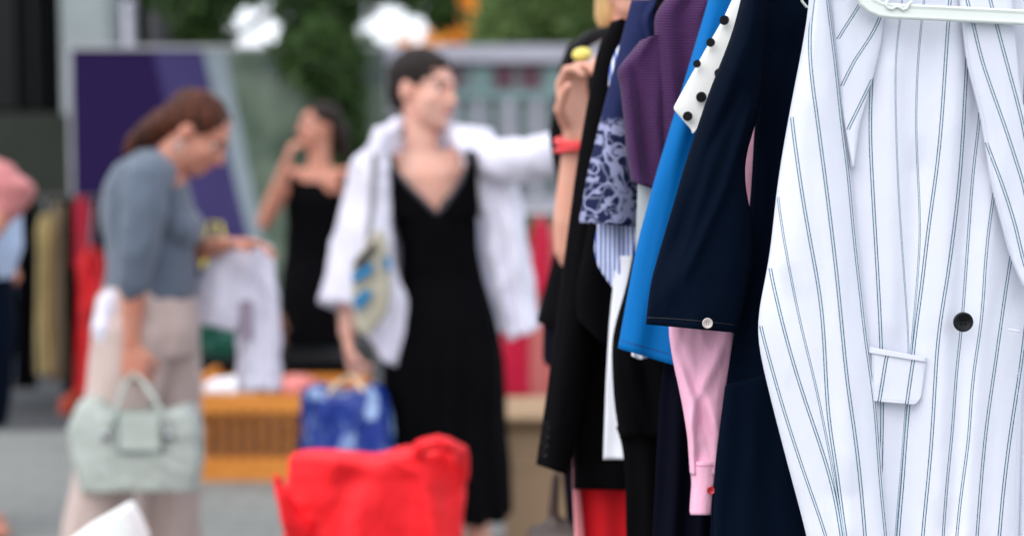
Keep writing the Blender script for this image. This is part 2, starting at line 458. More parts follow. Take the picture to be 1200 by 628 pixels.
# sleeve
scols = [([(943, -60), (938, 20), (930, 80), (915, 140), (903, 210), (893, 300), (884, 360), (896, 400), (915, 470), (940, 548), (955, 590), (969, 628), (990, 720)], 1.1),
         ([(945, -60), (938, 20), (930, 80), (915, 140), (903, 210), (897, 290), (905, 330), (922, 400), (940, 460), (954, 500), (971, 550), (980, 585), (986, 628), (1000, 720)], K),
         ([(946, -60), (940, 20), (932, 80), (917, 140), (908, 205), (912, 238), (920, 290), (930, 341), (940, 389), (956, 450), (967, 505), (976, 550), (983, 590), (989, 628), (1002, 720)], 1.5),
         ([(947, -60), (941, 20), (933, 70), (924, 110), (929, 150), (940, 230), (952, 297), (962, 349), (966, 400), (969, 470), (973, 510), (981, 550), (985, 590), (991, 628), (1004, 720)], K),
         ([(962, -60), (953, 0), (947, 42), (950, 87), (956, 125), (960, 157), (966, 202), (973, 257), (981, 325), (988, 398), (993, 452), (1001, 500), (1007, 550), (1014, 628), (1020, 720)], K),
         ([(966, -60), (969, 0), (977, 57), (982, 100), (987, 157), (993, 190), (998, 250), (1004, 310), (1007, 330), (1014, 400), (1021, 440), (1027, 492), (1031, 560), (1038, 628), (1046, 720)], 1.25)]
panel('sleeve', M['pin'], bz, [(955, -60), (953, 0), (950, 12), (941, 62), (930, 112), (922, 157), (914, 200), (909, 240), (903, 300), (895, 340), (885, 381), (888, 402), (904, 470), (925, 550), (940, 605), (946, 628), (965, 720)],
      [(968, -60), (972, 0), (980, 57), (985, 100), (990, 157), (996, 190), (1001, 250), (1007, 310), (1010, 330), (1017, 400), (1024, 440), (1030, 492), (1034, 560), (1041, 628), (1050, 720)],
      1.472, thick=.04, nx=84, ny=150, fold=.0015, nf=1.6, cols=scols, seed=5, prof=.5, wr=.0015, wsc=12,
      ridge=[([(925, 330), (960, 450), (985, 600)], 14, -.006), ([(950, 100), (975, 300), (1000, 560)], 12, .004)])
# other half of the blazer, reaching out of the picture
panel('front_panel', M['pin'], bz, [(1215, -60), (1205, 100), (1198, 250), (1190, 400), (1186, 720)], [(1500, -60), (1495, 300), (1480, 720)], 1.518, thick=.035, nx=60, ny=60, fold=.005, nf=5, prof=.3,
      cols=[([(1230 + 28 * i, -60), (1215 + 28 * i, 400), (1200 + 28 * i, 720)], K) for i in range(9)], seed=8)
panel('sleeve', M['pin'], bz, [(1440, -60), (1450, 200), (1470, 720)], [(1540, -60), (1570, 350), (1540, 720)], 1.475, thick=.055, nx=40, ny=60, cols=[([(1465 + 25 * i, -60), (1480 + 25 * i, 720)], K) for i in range(3)], seed=9)
# pocket flap with its welt
pf = panel('pocket_flap', M['pin'], bz, [(1021, 411), (1022, 430), (1021, 450), (1020, 473)], [(1084, 411), (1085, 430), (1083, 455), (1080, 473)], 1.4680, thick=.004, nx=30, ny=30, fold=.0008, nf=1, prof=.12, wr=.0004,
      cols=[([(1040, 411), (1038, 420), (1031, 469), (1030, 473)], K), ([(1071, 411), (1069, 423), (1062.5, 473)], K)],
      top=lambda x: 413 + (x - 1022) * .11, hem=lambda x: 470 + (x - 1022) * .09 - max(0, (x - 1070)) ** 2 * .12)
panel('pocket_welt', M['pin'], bz, [(1019, 404), (1018, 420)], [(1087, 404), (1086, 420)], 1.4665, thick=.005, nx=20, ny=8, fold=0, prof=.12, wr=.0002,
      top=lambda x: 407 + (x - 1022) * .19 - max(0, 1026 - x) * .1, hem=lambda x: 414 + (x - 1022) * .16 , cols=None)
# button
def button(parent, x, y, d, r, mat, name='button', holes=4):
    g = Geo(); c = W(x, y, d)
    X = Vector((1, 0, 0)); Z = Vector((0, 0, 1)); Y = Vector((0, -1, 0))
    prof = [(0, .0), (.92, .0), (1, .12), (1, .3), (.92, .42), (.8, .42), (.7, .3), (.0001, .28)]
    g.loft([(c + Y * r * h, X * r * max(q, .001), Z * r * max(q, .001)) for q, h in prof], 28)
    o = g.build(name, mat, parent, True)
    if holes:
        h = Geo()
        for a in (-1, 1):
            for b in (-1, 1):
                p = c + X * a * r * .2 + Z * b * r * .2 + Y * r * .285
                h.loft([(p, X * r * .09, Z * r * .09), (p + Y * r * .05, X * r * .09, Z * r * .09)], 8)
        h.build('thread_holes', M['dark_cloth'], o)
    return o
seam(bz_f, 'stitching', [(1228, 262), (1201, 372), (1193.5, 430), (1192, 500), (1188.5, 628)], TH_W)
seam(pf, 'stitching', [(1024, 420), (1024, 466), (1060, 469), (1076, 469), (1081, 462), (1082, 424)], TH_W)
seam(lp_r, 'stitching', [(1132, 40), (1137, 78), (1144, 104), (1153, 136), (1166, 219), (1188, 301)], TH_W)
button(bz, 1128, 377, 1.455, .0102, M['plastic_black'])
g = Geo(); g.tube([W(1182, 386, 1.4625), W(1195, 388, 1.464)], .0009, 8); g.build('buttonhole', M['white_cotton'], bz, True)
# rack and hangers -------------------------------------------------------------
RA = Vector((.66, 1.2, 1.66)); RB = Vector((.3, 2.25, 1.66))
def onrail(d): 
    t = (d - RA.y) / (RB.y - RA.y); return RA + (RB - RA) * t
rk = thing('clothes_rail', 'chrome clothes rail carrying the row of hung clothes at the right', 'clothes rail', (RA + RB) / 2 - Vector((0, 0, 1.66)))
Geo().tube([RA - Vector((0, .05, 0)), RB + Vector((0, .05, 0))], .013, 16).build('rail', M['metal'], rk, True)
for P in (RA + Vector((0, -.02, 0)), RB):
    Geo().tube([P, Vector((P.x, P.y, .06))], .014, 14).build('post', M['metal'], rk, True)
    Geo().tube([Vector((P.x - .25, P.y - .03, .05)), Vector((P.x + .25, P.y + .03, .05))], .015, 12).build('foot', M['metal'], rk, True)

hg = thing('coat_hanger', 'pale plastic hanger with a ribbed bar across the pinstripe blazer', 'hanger', W(1215, 10, 1.46))
def bar(g, pts, h, dep):
    """flat moulded bar: a closed rectangular section swept along pts"""
    pts = [Vector(p) for p in pts]; rings = []
    for i, p in enumerate(pts):
        t = (pts[min(i + 1, len(pts) - 1)] - pts[max(i - 1, 0)]).normalized(); n = Vector((0, -1, 0)).cross(t).normalized()
        rings.append((p, n * h / 2, Vector((0, -1, 0)) * dep / 2))
    k = len(g.v); S = [(-1, -.5), (-.8, -1), (.8, -1), (1, -.5), (1, .5), (.8, 1), (.62, 1), (.55, .7), (-.55, .7), (-.62, 1), (-.8, 1), (-1, .5)]; n = len(S)
    for c, a, b in rings:
        for u, v in S: g.v.append(tuple(c + a * u + b * v))
    for j in range(len(rings) - 1):
        for i in range(n): g.f.append((k + j * n + i, k + j * n + (i + 1) % n, k + (j + 1) * n + (i + 1) % n, k + (j + 1) * n + i))
    g.f.append(tuple(k + i for i in range(n))); g.f.append(tuple(k + (len(rings) - 1) * n + i for i in range(n)))
hd = 1.448
g = Geo(); px = hd / F
cpts = [(1020, -34), (1012, -24), (1009, -14), (1010, -6), (1014, 1), (1021, 7), (1031, 11.5), (1045, 13.5), (1065, 14.5), (1100, 16), (1150, 18.5), (1200, 21), (1260, 22), (1330, 22), (1400, 20), (1415, 14), (1421, 4), (1418, -10), (1410, -34)]
bar(g, [W(x, y, hd) for x, y in cpts], 17.5 * px, .008)
g.build('hanger_bar', M['plastic_white'], hg, False, bevel=.0006)
g = Geo()
nk = onrail(1.46) 
bar(g, [W(1020, -34, hd), W(1100, -80, hd), W(1180, -112, hd), W(1215, -118, hd), W(1250, -112, hd), W(1330, -80, hd), W(1410, -34, hd)], 17 * px, .008)
g.build('hanger_arm', M['plastic_white'], hg, False, bevel=.0006)
g = Geo(); hb = W(1215, -118, hd); zt = 1.69
g.tube([hb, Vector((hb.x, hb.y, zt - .03)), Vector((hb.x - .012, hb.y + .004, zt - .01)), Vector((hb.x, hb.y + .008, zt)), Vector((hb.x + .02, hb.y + .01, zt - .012)), Vector((hb.x + .024, hb.y + .012, zt - .03))], .0025, 10)
g.build('hook', M['metal'], hg, True)
# moulded notch on the bar
g = Geo()
nt_ = [(1040, 1), (1038, 6), (1041, 10), (1046, 11), (1050, 8), (1054, 9), (1058, 12), (1063, 10), (1065, 5), (1068, 3)]
g.tube([W(x, y, hd - .004) for x, y in nt_], .0016, 10); g.build('strap_notch', M['plastic_white'], hg, True)

# ================================================================ the rest of the rack, near to far
def garment(name, label, cat, d, at=(900, 300)):
    return thing(name, label, cat, W(at[0], at[1], d))
# navy shirt dress
nv = garment('shirt_dress', 'navy cotton shirt dress hanging directly behind the pinstripe blazer', 'dress', 1.60)
nv_b = panel('bodice', M['navy'], nv, [(905, -70), (886, 20), (888, 100), (884, 158), (880, 235), (872, 300), (863, 380), (852, 440), (843, 520), (834, 570), (832, 640), (828, 760)],
      [(1330, -70), (1330, 200), (1340, 760)], 1.615, thick=.03, nx=80, ny=90, fold=.012, nf=7, seed=2, prof=.35, wr=.003,
      ridge=[([(905, 80), (885, 300)], 10, .008), ([(930, 40), (920, 300), (900, 700)], 14, -.01)])
nv_s = panel('sleeve', M['navy'], nv, [(885, -70), (872, -5), (860, 40), (832, 110), (803, 200), (780, 280), (762, 345), (757, 395)],
      [(905, -70), (897, 40), (894, 110), (885, 150), (873, 185), (873, 225), (884, 265), (882, 320), (866, 395)], 1.575, thick=.055, nx=40, ny=90, fold=.004, nf=1.3, seed=4, prof=.45, wr=.0035, wsc=20,
      hem=lambda x: 380 + (x - 757) * .095, ridge=[([(862, 110), (830, 180), (790, 300)], 8, -.009), ([(878, 130), (850, 220), (800, 330)], 7, .007), ([(868, 60), (842, 150), (780, 360)], 9, .005)])
panel('pocket', M['navy'], nv, [(850, 440), (838, 540), (836, 640)], [(1000, 440), (1000, 640)], 1.588, thick=.012, nx=30, ny=30, fold=.002, prof=.2, wr=.001, top=lambda x: 452 - max(0, x - 850) * .28)
seam(nv_s, 'stitching', [(757, 372), (790, 373.5), (830, 377), (863, 381)], TH_N, dash=0, rad=.0006)
button(nv, 829, 378.5, 1.535, .0058, plain('shell_button', (190, 180, 178), .25))
ng = thing('coat_hanger', 'thin white plastic hanger loop of the navy shirt dress', 'hanger', W(945, -10, 1.57))
g = Geo(); g.tube([W(937, -40, 1.57), W(938, -12, 1.57), W(940, 2, 1.57), W(945, 8.5, 1.57), W(951, 8.5, 1.57), W(955, 3, 1.57), W(957, -12, 1.57), W(990, -60, 1.57)], .0016, 8)
g.build('hanger_bar', M['plastic_white'], ng, True)
g = Geo(); e = W(1150, -110, 1.57); g.tube([W(990, -60, 1.57), e, Vector((onrail(1.57).x, 1.57, 1.66))], .002, 8); g.build('hook', M['metal'], ng, True)
# pink shirt
def checkmat():
    m = Mat('pink_chambray', (236, 172, 200), .85, spec=.2)
    uv = m.n.new('ShaderNodeUVMap'); uv.uv_map = 'UV'
    mp = m.n.new('ShaderNodeMapping'); mp.inputs['Scale'].default_value = (700, 700, 1); mp.inputs['Rotation'].default_value = (0, 0, .5); m.l.new(uv.outputs[0], mp.inputs[0])
    ch = m.n.new('ShaderNodeTexChecker'); ch.inputs[3].default_value = 1; m.l.new(mp.outputs[0], ch.inputs[0])
    m.color(m.mix(ch.outputs[1], (230, 164, 194), (242, 192, 214)))
    m.bump(m.noise(16, m.coord('Object', (1.5, 1.5, .7)), 3), .006); return m.m
M['pink'] = checkmat()
pk = garment('shirt', 'pink cotton shirt whose sleeve hangs below the navy dress cuff', 'shirt', 1.64)
panel('bodice', M['pink'], pk, [(868, 0), (864, 150), (860, 420)], [(1150, 0), (1200, 420)], 1.660, thick=.02, nx=30, ny=40, seed=3, prof=.3)
panel('sleeve', M['pink'], pk, [(800, 250), (783, 385), (788, 420), (799, 470), (806, 512), (809, 556)], [(872, 250), (862, 388), (858, 430), (850, 490), (844, 520), (842, 556)],
      1.628, thick=.03, nx=30, ny=80, fold=.003, nf=1.5, seed=6, wr=.003, wsc=34, prof=.35, ridge=[([(850, 400), (815, 470), (806, 520)], 7, .005), ([(795, 410), (822, 470), (832, 530)], 6, -.005)])
pks = None
cf = panel('cuff', M['pink'], pk, [(809, 541), (811, 570), (809, 601)], [(842, 541), (840, 570), (835, 603)], 1.627, thick=.030, nx=20, ny=20, fold=0, seed=1, prof=.3, wr=.0006)
seam(cf, 'stitching', [(810, 545), (825, 546), (841, 545)], plain('pink_thread', (200, 120, 152), .7), dash=0, rad=.0005)
button(pk, 833, 574, 1.606, .0048, plain('red_button', (190, 52, 60), .35))
# polka dot blouse
def dotmat():
    m = Mat('polka_cotton', (232, 234, 232), .8, spec=.2)
    return m.m
pd = garment('polka_dot_blouse', 'white blouse with black polka dots, between navy dress and royal blue dress', 'blouse', 1.67)
panel('sleeve', dotmat(), pd, [(885, -70), (862, -8), (847, 24), (826, 60), (806, 96), (789.5, 126), (790, 129), (811, 153), (812, 156)], [(925, -70), (910, 0), (890, 60), (860, 110), (830, 140), (813, 156)],
      1.65, sm=0, thick=.012, nx=24, ny=90, fold=.001, nf=1, seed=2, prof=.4, wr=.0005)
panel('bodice', M['white_cloth'], pd, [(880, -70), (880, 420)], [(1180, -70), (1190, 420)], 1.675, thick=.01, nx=20, ny=30, seed=2, prof=.3)
for (x, y, r) in ((849, 24, 5.5), (833, 50, 5), (817, 75, 4.5), (822, 114, 6), (806, 136.5, 5.5), (843, 86, 5.5), (862, 52, 5)):
    g = Geo(); c = W(x, y, 1.637); q = r * 1.655 / F
    g.loft([(c, Vector((q, 0, 0)), Vector((0, 0, q * 1.02))), (c + Vector((0, .003, 0)), Vector((q, 0, 0)), Vector((0, 0, q * 1.02)))], 18); g.build('printed_dot', M['plastic_black'], pd)
# royal blue dress
rb = garment('satin_dress', 'royal blue smooth straight dress between purple knit and navy dress', 'dress', 1.71)
bm_ = Mat('royal_blue_crepe', (0, 102, 172), .65, spec=.12); bm_.bump(bm_.noise(7, bm_.coord('Object', (2, 2, .3))), .004); M['royal'] = bm_.m
rb_s = panel('skirt', M['royal'], rb, [(846, -70), (831, -2), (815, 50), (791, 130), (769, 205), (745, 300), (724, 425)], [(1120, -70), (1130, 425)], 1.705, thick=.035, nx=60, ny=70, fold=.004, nf=7, seed=1, prof=.25, wr=.0006, grow=.3,
      hem=lambda x: 408 + (x - 724) * .3 if x < 800 else 431, ridge=[([(850, -60), (812, 100), (745, 420)], 9, .006)])
seam(rb_s, 'stitching', [(728, 399), (750, 405), (785, 415)], plain('blue_thread', (8, 60, 130), .7), dash=0, rad=.0006)
panel('lining', M['white_cloth'], rb, [(741, 390), (740, 432)], [(790, 390), (788, 432)], 1.735, thick=.012, nx=24, ny=12, fold=.003, nf=4, seed=1, hem=lambda x: 418 + 2 * math.sin(x * .22) + (x - 741) * .1)
dn = garment('long_skirt', 'midnight blue long skirt hanging under the royal blue hem', 'skirt', 1.74)
panel('skirt_cloth', M['deep_navy'], dn, [(790, 380), (775, 440), (770, 520), (764, 640), (760, 760)], [(1050, 380), (1060, 760)], 1.74, thick=.03, nx=60, ny=60, fold=.012, nf=8, seed=3, prof=.3)
# purple knit
def knitmat():
    m = Mat('purple_rib_knit', (72, 32, 80), .85, spec=.25); m.b.inputs['Sheen Weight'].default_value = .12
    uv = m.n.new('ShaderNodeUVMap'); uv.uv_map = 'UV'
    wv = m.n.new('ShaderNodeTexWave'); wv.bands_direction = 'Y'; wv.inputs['Scale'].default_value = 92; wv.inputs['Distortion'].default_value = 1.0; wv.inputs['Detail'].default_value = 1; m.l.new(uv.outputs[0], wv.inputs[0])
    m.color(m.mix(wv.outputs[1], (48, 18, 58), (86, 42, 100))); m.bump(wv.outputs[1], .0015); return m.m
M['purple'] = knitmat()
pp = garment('knit_sweater', 'purple ribbed knit sweater with a folded wide sleeve', 'sweater', 1.79)
panel('sleeve', M['purple'], pp, [(750, 30), (722, 58), (727, 90), (732, 150), (734, 190), (740, 225)], [(790, 30), (785, 58), (786, 100), (784, 160), (780, 225)], 1.775, thick=.04, nx=34, ny=50, fold=.005, nf=1.2, seed=7,
      prof=.5, wr=.001, top=lambda x: 60 - max(0, x - 722) * .42, hem=lambda x: 211 + (x - 737) * .36, ridge=[([(740, 70), (752, 130), (760, 220)], 8, -.01)])
panel('bodice', M['purple'], pp, [(812, -70), (782, 0), (766, 14), (768, 60), (770, 140), (772, 225)], [(1080, -70), (1085, 225)], 1.765, thick=.04, nx=60, ny=60, fold=.008, nf=8, seed=4, prof=.3, wr=.001,
      hem=lambda x: 222 + (x - 772) * .05)
# grey sliver + black dress under blue
gs = garment('tunic', 'light grey tunic edge showing between purple sweater and blue dress', 'tunic', 1.82)
panel('tunic_cloth', M['grey_cloth'], gs, [(752, 120), (747, 230), (744, 310)], [(1000, 120), (1010, 310)], 1.79, thick=.02, nx=24, ny=30, seed=4)
bd = garment('gathered_dress', 'black dress with a gathered hip seam below the purple sweater', 'dress', 1.84)
panel('bodice', M['dark_cloth'], bd, [(768, -20), (757, 190), (750, 250), (736, 330), (716, 395), (719, 470), (726, 512)], [(1040, -20), (1060, 512)], 1.825, thick=.045, nx=60, ny=70, fold=.006, nf=6, seed=8, prof=.35, wr=.004,
      ridge=[([(740, 420), (760, 500)], 10, .01)])
panel('skirt', M['dark_cloth'], bd, [(722, 500), (729, 520), (733, 560), (734, 640), (732, 760)], [(1060, 500), (1070, 760)], 1.83, thick=.03, nx=60, ny=50, fold=.01, nf=9, seed=2, prof=.35)
# floral blouse
def floralmat():
    m = Mat('floral_print', (20, 30, 70), .8, spec=.2)
    uv = m.n.new('ShaderNodeUVMap'); uv.uv_map = 'UV'
    nz = m.n.new('ShaderNodeTexNoise'); nz.inputs['Scale'].default_value = 16; m.l.new(uv.outputs[0], nz.inputs['Vector'])
    add = m.n.new('ShaderNodeMix'); add.data_type = 'RGBA'; add.blend_type = 'ADD'; add.inputs[0].default_value = .04; m.l.new(uv.outputs[0], add.inputs[6]); m.l.new(nz.outputs[1], add.inputs[7])
    vo = m.n.new('ShaderNodeTexVoronoi'); vo.inputs['Scale'].default_value = 38; m.l.new(add.outputs[2], vo.inputs['Vector'])
    vo2 = m.n.new('ShaderNodeTexVoronoi'); vo2.feature = 'DISTANCE_TO_EDGE'; vo2.inputs['Scale'].default_value = 55; m.l.new(add.outputs[2], vo2.inputs['Vector'])
    nb = m.noise(62, uv.outputs[0], 2); ns = m.noise(30, uv.outputs[0], 1)
    scroll = m.ramp(m.math('ABSOLUTE', m.math('SUBTRACT', ns, .5)), .035, .015)
    f1 = m.math('MAXIMUM', m.ramp(nb, .54, .6), scroll)
    petals = m.mix(f1, (22, 30, 66), (146, 150, 184))
    sp = m.n.new('ShaderNodeSeparateColor'); m.l.new(vo.outputs[1], sp.inputs[0])
    red = m.math('MULTIPLY', m.ramp(sp.outputs[0], .72, .76), m.ramp(vo.outputs[0], .16, .10))
    c = m.mix(red, petals, (190, 60, 80))
    vein = m.ramp(vo2.outputs[0], .07, .03)
    c = m.mix(m.math('MULTIPLY', vein, .45), c, (140, 146, 176))
    # plain navy above the printed border
    sx = m.n.new('ShaderNodeSeparateXYZ'); m.l.new(uv.outputs[0], sx.inputs[0])
    top = m.ramp(m.math('ADD', sx.outputs[1], m.math('MULTIPLY', nz.outputs[0], .03)), .075, .085)
    m.color(m.mix(top, c, (22, 32, 74))); m.bump(m.noise(18), .004); return m.m
fl = garment('floral_blouse', 'navy blouse with a white scrolling floral border on its sleeve', 'blouse', 1.87)
panel('sleeve', floralmat(), fl, [(740, 0), (718, 90), (708, 130), (698, 175), (688, 220), (679, 275)], [(790, 0), (770, 90), (762, 140), (754, 200), (746, 280)], 1.855, thick=.045, nx=34, ny=60, fold=.004, nf=1.3, seed=4, wr=.001,
      hem=lambda x: 261 + (x - 679) * .07)
panel('collar', floralmat(), fl, [(776, -60), (762, 0), (750, 22), (758, 60)], [(820, -60), (810, 0), (800, 60)], 1.83, thick=.02, nx=16, ny=24, seed=3)
# striped shirt
def strmat():
    m = Mat('blue_striped_cotton', (230, 232, 240), .8, spec=.2)
    uv = m.n.new('ShaderNodeUVMap'); uv.uv_map = 'UV'
    wv = m.n.new('ShaderNodeTexWave'); wv.bands_direction = 'X'; wv.inputs['Scale'].default_value = 52; wv.inputs['Distortion'].default_value = 1.0; wv.inputs['Detail Scale'].default_value = .3; m.l.new(uv.outputs[0], wv.inputs[0])
    m.color(m.mix(m.ramp(wv.outputs[1], .45, .6), (222, 226, 240), (84, 110, 190))); m.bump(m.noise(22), .003); return m.m
M['bstripe'] = strmat()
ss = garment('striped_shirt', 'blue and white striped shirt peeping out around the floral blouse', 'shirt', 1.92)
panel('shirt_shoulder', M['bstripe'], ss, [(738, 26), (722, 44), (715, 62), (713, 90), (716, 130)], [(752, 26), (760, 44), (762, 90), (760, 130)], 1.875, thick=.035, nx=24, ny=30, seed=5, top=lambda x: 28 + abs(x - 744) * .7, fold=.002)
panel('shirt_sleeve', M['bstripe'], ss, [(708, 200), (700, 265), (696, 290), (700, 312), (716, 335), (730, 352)], [(770, 200), (765, 265), (760, 310), (752, 352)], 1.885, thick=.04, nx=24, ny=40, seed=5, fold=.005, nf=2)
wl = garment('long_dress', 'narrow white dress edge hanging below the striped shirt', 'dress', 1.9)
panel('dress_cloth', M['white_cloth'], wl, [(722, 300), (714, 380), (710, 450), (707, 538)], [(860, 300), (870, 538)], 1.865, thick=.02, nx=30, ny=50, seed=5, fold=.006, nf=5)
# black jackets
bj = garment('short_jacket', 'short black jacket squeezed in front of the black wool blazer', 'jacket', 1.95)
panel('jacket_cloth', M['dark_cloth'], bj, [(742, 60), (712, 130), (700, 200), (686, 300), (674, 372), (676, 410)], [(960, 60), (980, 410)], 1.935, thick=.05, nx=40, ny=50, seed=7, fold=.006, nf=5, hem=lambda x: 372 + min(34, max(0, (x - 674)) * 1.0) - max(0, 684 - x) * .2, prof=.4)
bb = garment('wool_blazer', 'black wool blazer with sleeve buttons, farthest on the rack', 'blazer', 2.0)
panel('body', M['black_wool'], bb, [(752, 12), (716, 28), (704, 80), (694, 200), (684, 380), (674, 480), (671, 540), (672, 590)], [(1000, 12), (1010, 590)], 2.02, thick=.05, nx=60, ny=70, seed=9, fold=.006, nf=6, prof=.4,
      hem=lambda x: 573 + (x - 672) * .02, top=lambda x: 26 - min(16, max(0, x - 712) * .25))
panel('sleeve', M['black_wool'], bb, [(716, 22), (704, 34), (698, 55), (690, 100), (676, 180), (663, 280), (651, 380), (640, 470), (628, 560)], [(742, 22), (735, 60), (728, 120), (720, 200), (708, 300), (697, 380), (682, 480), (667, 560)],
      1.985, thick=.07, nx=34, ny=90, seed=3, fold=.004, nf=1.2, prof=.5, hem=lambda x: 544 + (x - 629) * .35, top=lambda x: 22 + abs(x - 728) * .3, wr=.003)
for x, y in ((643, 498), (641, 509), (639.5, 520), (638, 531)): button(bb, x, y, 1.956, .0055, M['plastic_black'], holes=0)
rd = garment('red_dress', 'bright red dress with pale edging below the black blazer hem', 'dress', 2.06)
panel('skirt', M['red_cloth'], rd, [(678, 500), (676, 560), (680, 640), (680, 760)], [(900, 500), (910, 760)], 2.06, thick=.04, nx=40, ny=40, seed=3, fold=.008, nf=5, prof=.4)
panel('edging', fabric('pink_lace', (226, 140, 146)), rd, [(672, 500), (671, 560), (674, 640), (674, 760)], [(680, 500), (679, 560), (686, 640), (688, 760)], 2.045, thick=.02, nx=10, ny=40, seed=3)

# ================================================================ PEOPLE
def head(geo, c, f, u, s=1.0):
    """head volumes around centre c (mid-height of the head), f face direction, u up"""
    f = f.normalized(); u = (u - f * u.dot(f)).normalized(); r = f.cross(u)
    geo.ell(c + u * .028 * s - f * .012 * s, r * .074 * s, f * .096 * s, u * .084 * s, 20, 12)     # cranium
    geo.ell(c - u * .03 * s + f * .028 * s, r * .062 * s, f * .064 * s, u * .088 * s, 20, 12)      # face
    geo.ell(c - u * .078 * s + f * .056 * s, r * .034 * s, f * .034 * s, u * .028 * s)             # chin
    geo.tube([c + u * .018 * s + f * .088 * s, c - u * .012 * s + f * .103 * s, c - u * .024 * s + f * .108 * s], [.007 * s, .010 * s, .013 * s], 10)  # nose
    geo.ell(c - u * .052 * s + f * .089 * s, r * .021 * s, f * .008 * s, u * .009 * s)             # mouth
    geo.ell(c + u * .028 * s + f * .080 * s, r * .05 * s, f * .014 * s, u * .010 * s)              # brow
    for sgn in (-1, 1):
        geo.ell(c + r * sgn * .035 * s - u * .022 * s + f * .062 * s, r * .024 * s, f * .022 * s, u * .022 * s)   # cheek
        geo.ell(c + r * sgn * .074 * s - u * .006 * s - f * .008 * s, r * .009 * s, f * .018 * s, u * .031 * s)   # ear

def face(parent, c, f, u, s=1.0, brow='hair_dark'):
    f = f.normalized(); u = (u - f * u.dot(f)).normalized(); r = f.cross(u)
    for sgn in (-1, 1):
        e = Geo(); p = c + r * sgn * .031 * s + u * .008 * s + f * .072 * s
        e.ell(p, r * .012 * s, f * .010 * s, u * .0052 * s); eo = e.build('eye', M['eye'], parent, True)
        i = Geo(); i.ell(p + f * .0085 * s, r * .0055 * s, f * .004 * s, u * .0055 * s); i.build('iris', M['iris'], eo, True)
        b = Geo(); b.tube([c + r * sgn * .014 * s + u * .029 * s + f * .094 * s, c + r * sgn * .033 * s + u * .034 * s + f * .088 * s, c + r * sgn * .052 * s + u * .028 * s + f * .07 * s], [.0035 * s, .0035 * s, .0015 * s], 8)
        b.build('eyebrow', M[brow], parent, True)
    l = Geo(); l.ell(c - u * .048 * s + f * .094 * s, r * .021 * s, f * .006 * s, u * .004 * s); l.ell(c - u * .055 * s + f * .093 * s, r * .018 * s, f * .006 * s, u * .005 * s)
    l.build('lips', M['lips'], parent, True)

def hand(geo, wr, dr, pn, side, curl=.5, s=1.0, spread=.15):
    """palm, four unequal bent fingers and a thumb leaving the palm's side. pn = palm normal, side=+-1 thumb side"""
    dr = dr.normalized(); pn = (pn - dr * pn.dot(dr)).normalized(); x = dr.cross(pn) * side      # x towards the thumb
    geo.loft([(wr - dr * .02, x * .026 * s, pn * .02 * s), (wr + dr * .01 * s, x * .03 * s, pn * .018 * s), (wr + dr * .05 * s, x * .041 * s, pn * .016 * s), (wr + dr * .088 * s, x * .042 * s, pn * .013 * s), (wr + dr * .098 * s, x * .034 * s, pn * .009 * s)], 14)
    for off, ln in ((.032, .070), (.011, .080), (-.011, .074), (-.031, .058)):
        p = wr + dr * .088 * s + x * off * s; v = (dr + x * off * spread * 20).normalized(); pts = [p - v * .02]; pts.append(p)
        ang = 0
        for k, fr in enumerate((.45, .3, .25)):
            ang += curl * (.7, 1.0, .8)[k]
            dv = v * math.cos(ang) + pn * math.sin(ang); p = p + dv * ln * fr * s; pts.append(p)
        geo.tube(pts, [.0095 * s, .0092 * s, .0088 * s, .0082 * s, .007 * s], 8)
    p = wr + dr * .022 * s + x * .022 * s
    v = (dr * .7 + x * .75 + pn * .25).normalized(); q = p + v * .038 * s; v2 = (dr * .95 + x * .25 + pn * .45 * (0.5 + curl)).normalized(); q2 = q + v2 * .028 * s; q3 = q2 + (v2 + pn * .3 * curl).normalized() * .022 * s
    geo.tube([p, q, q2, q3], [.014 * s, .0115 * s, .0098 * s, .008 * s], 8)

def limb(geo, a, b, c, r0, r1, r2, r3, r4):
    """upper segment a-b, lower b-c with muscle taper"""
    a, b, c = Vector(a), Vector(b), Vector(c)
    geo.tube([a, a.lerp(b, .3), a.lerp(b, .8), b], [r0, r0 * .98, r1, r1 * .96], 14)
    geo.tube([b, b.lerp(c, .28), b.lerp(c, .75), c], [r1 * .96, r2, r3, r4], 14)

def torso(geo, pts, side, fwd, dims, n=22):
    geo.loft([(Vector(p), side * w_, fwd * dd) for p, (w_, dd) in zip(pts, dims)], n)

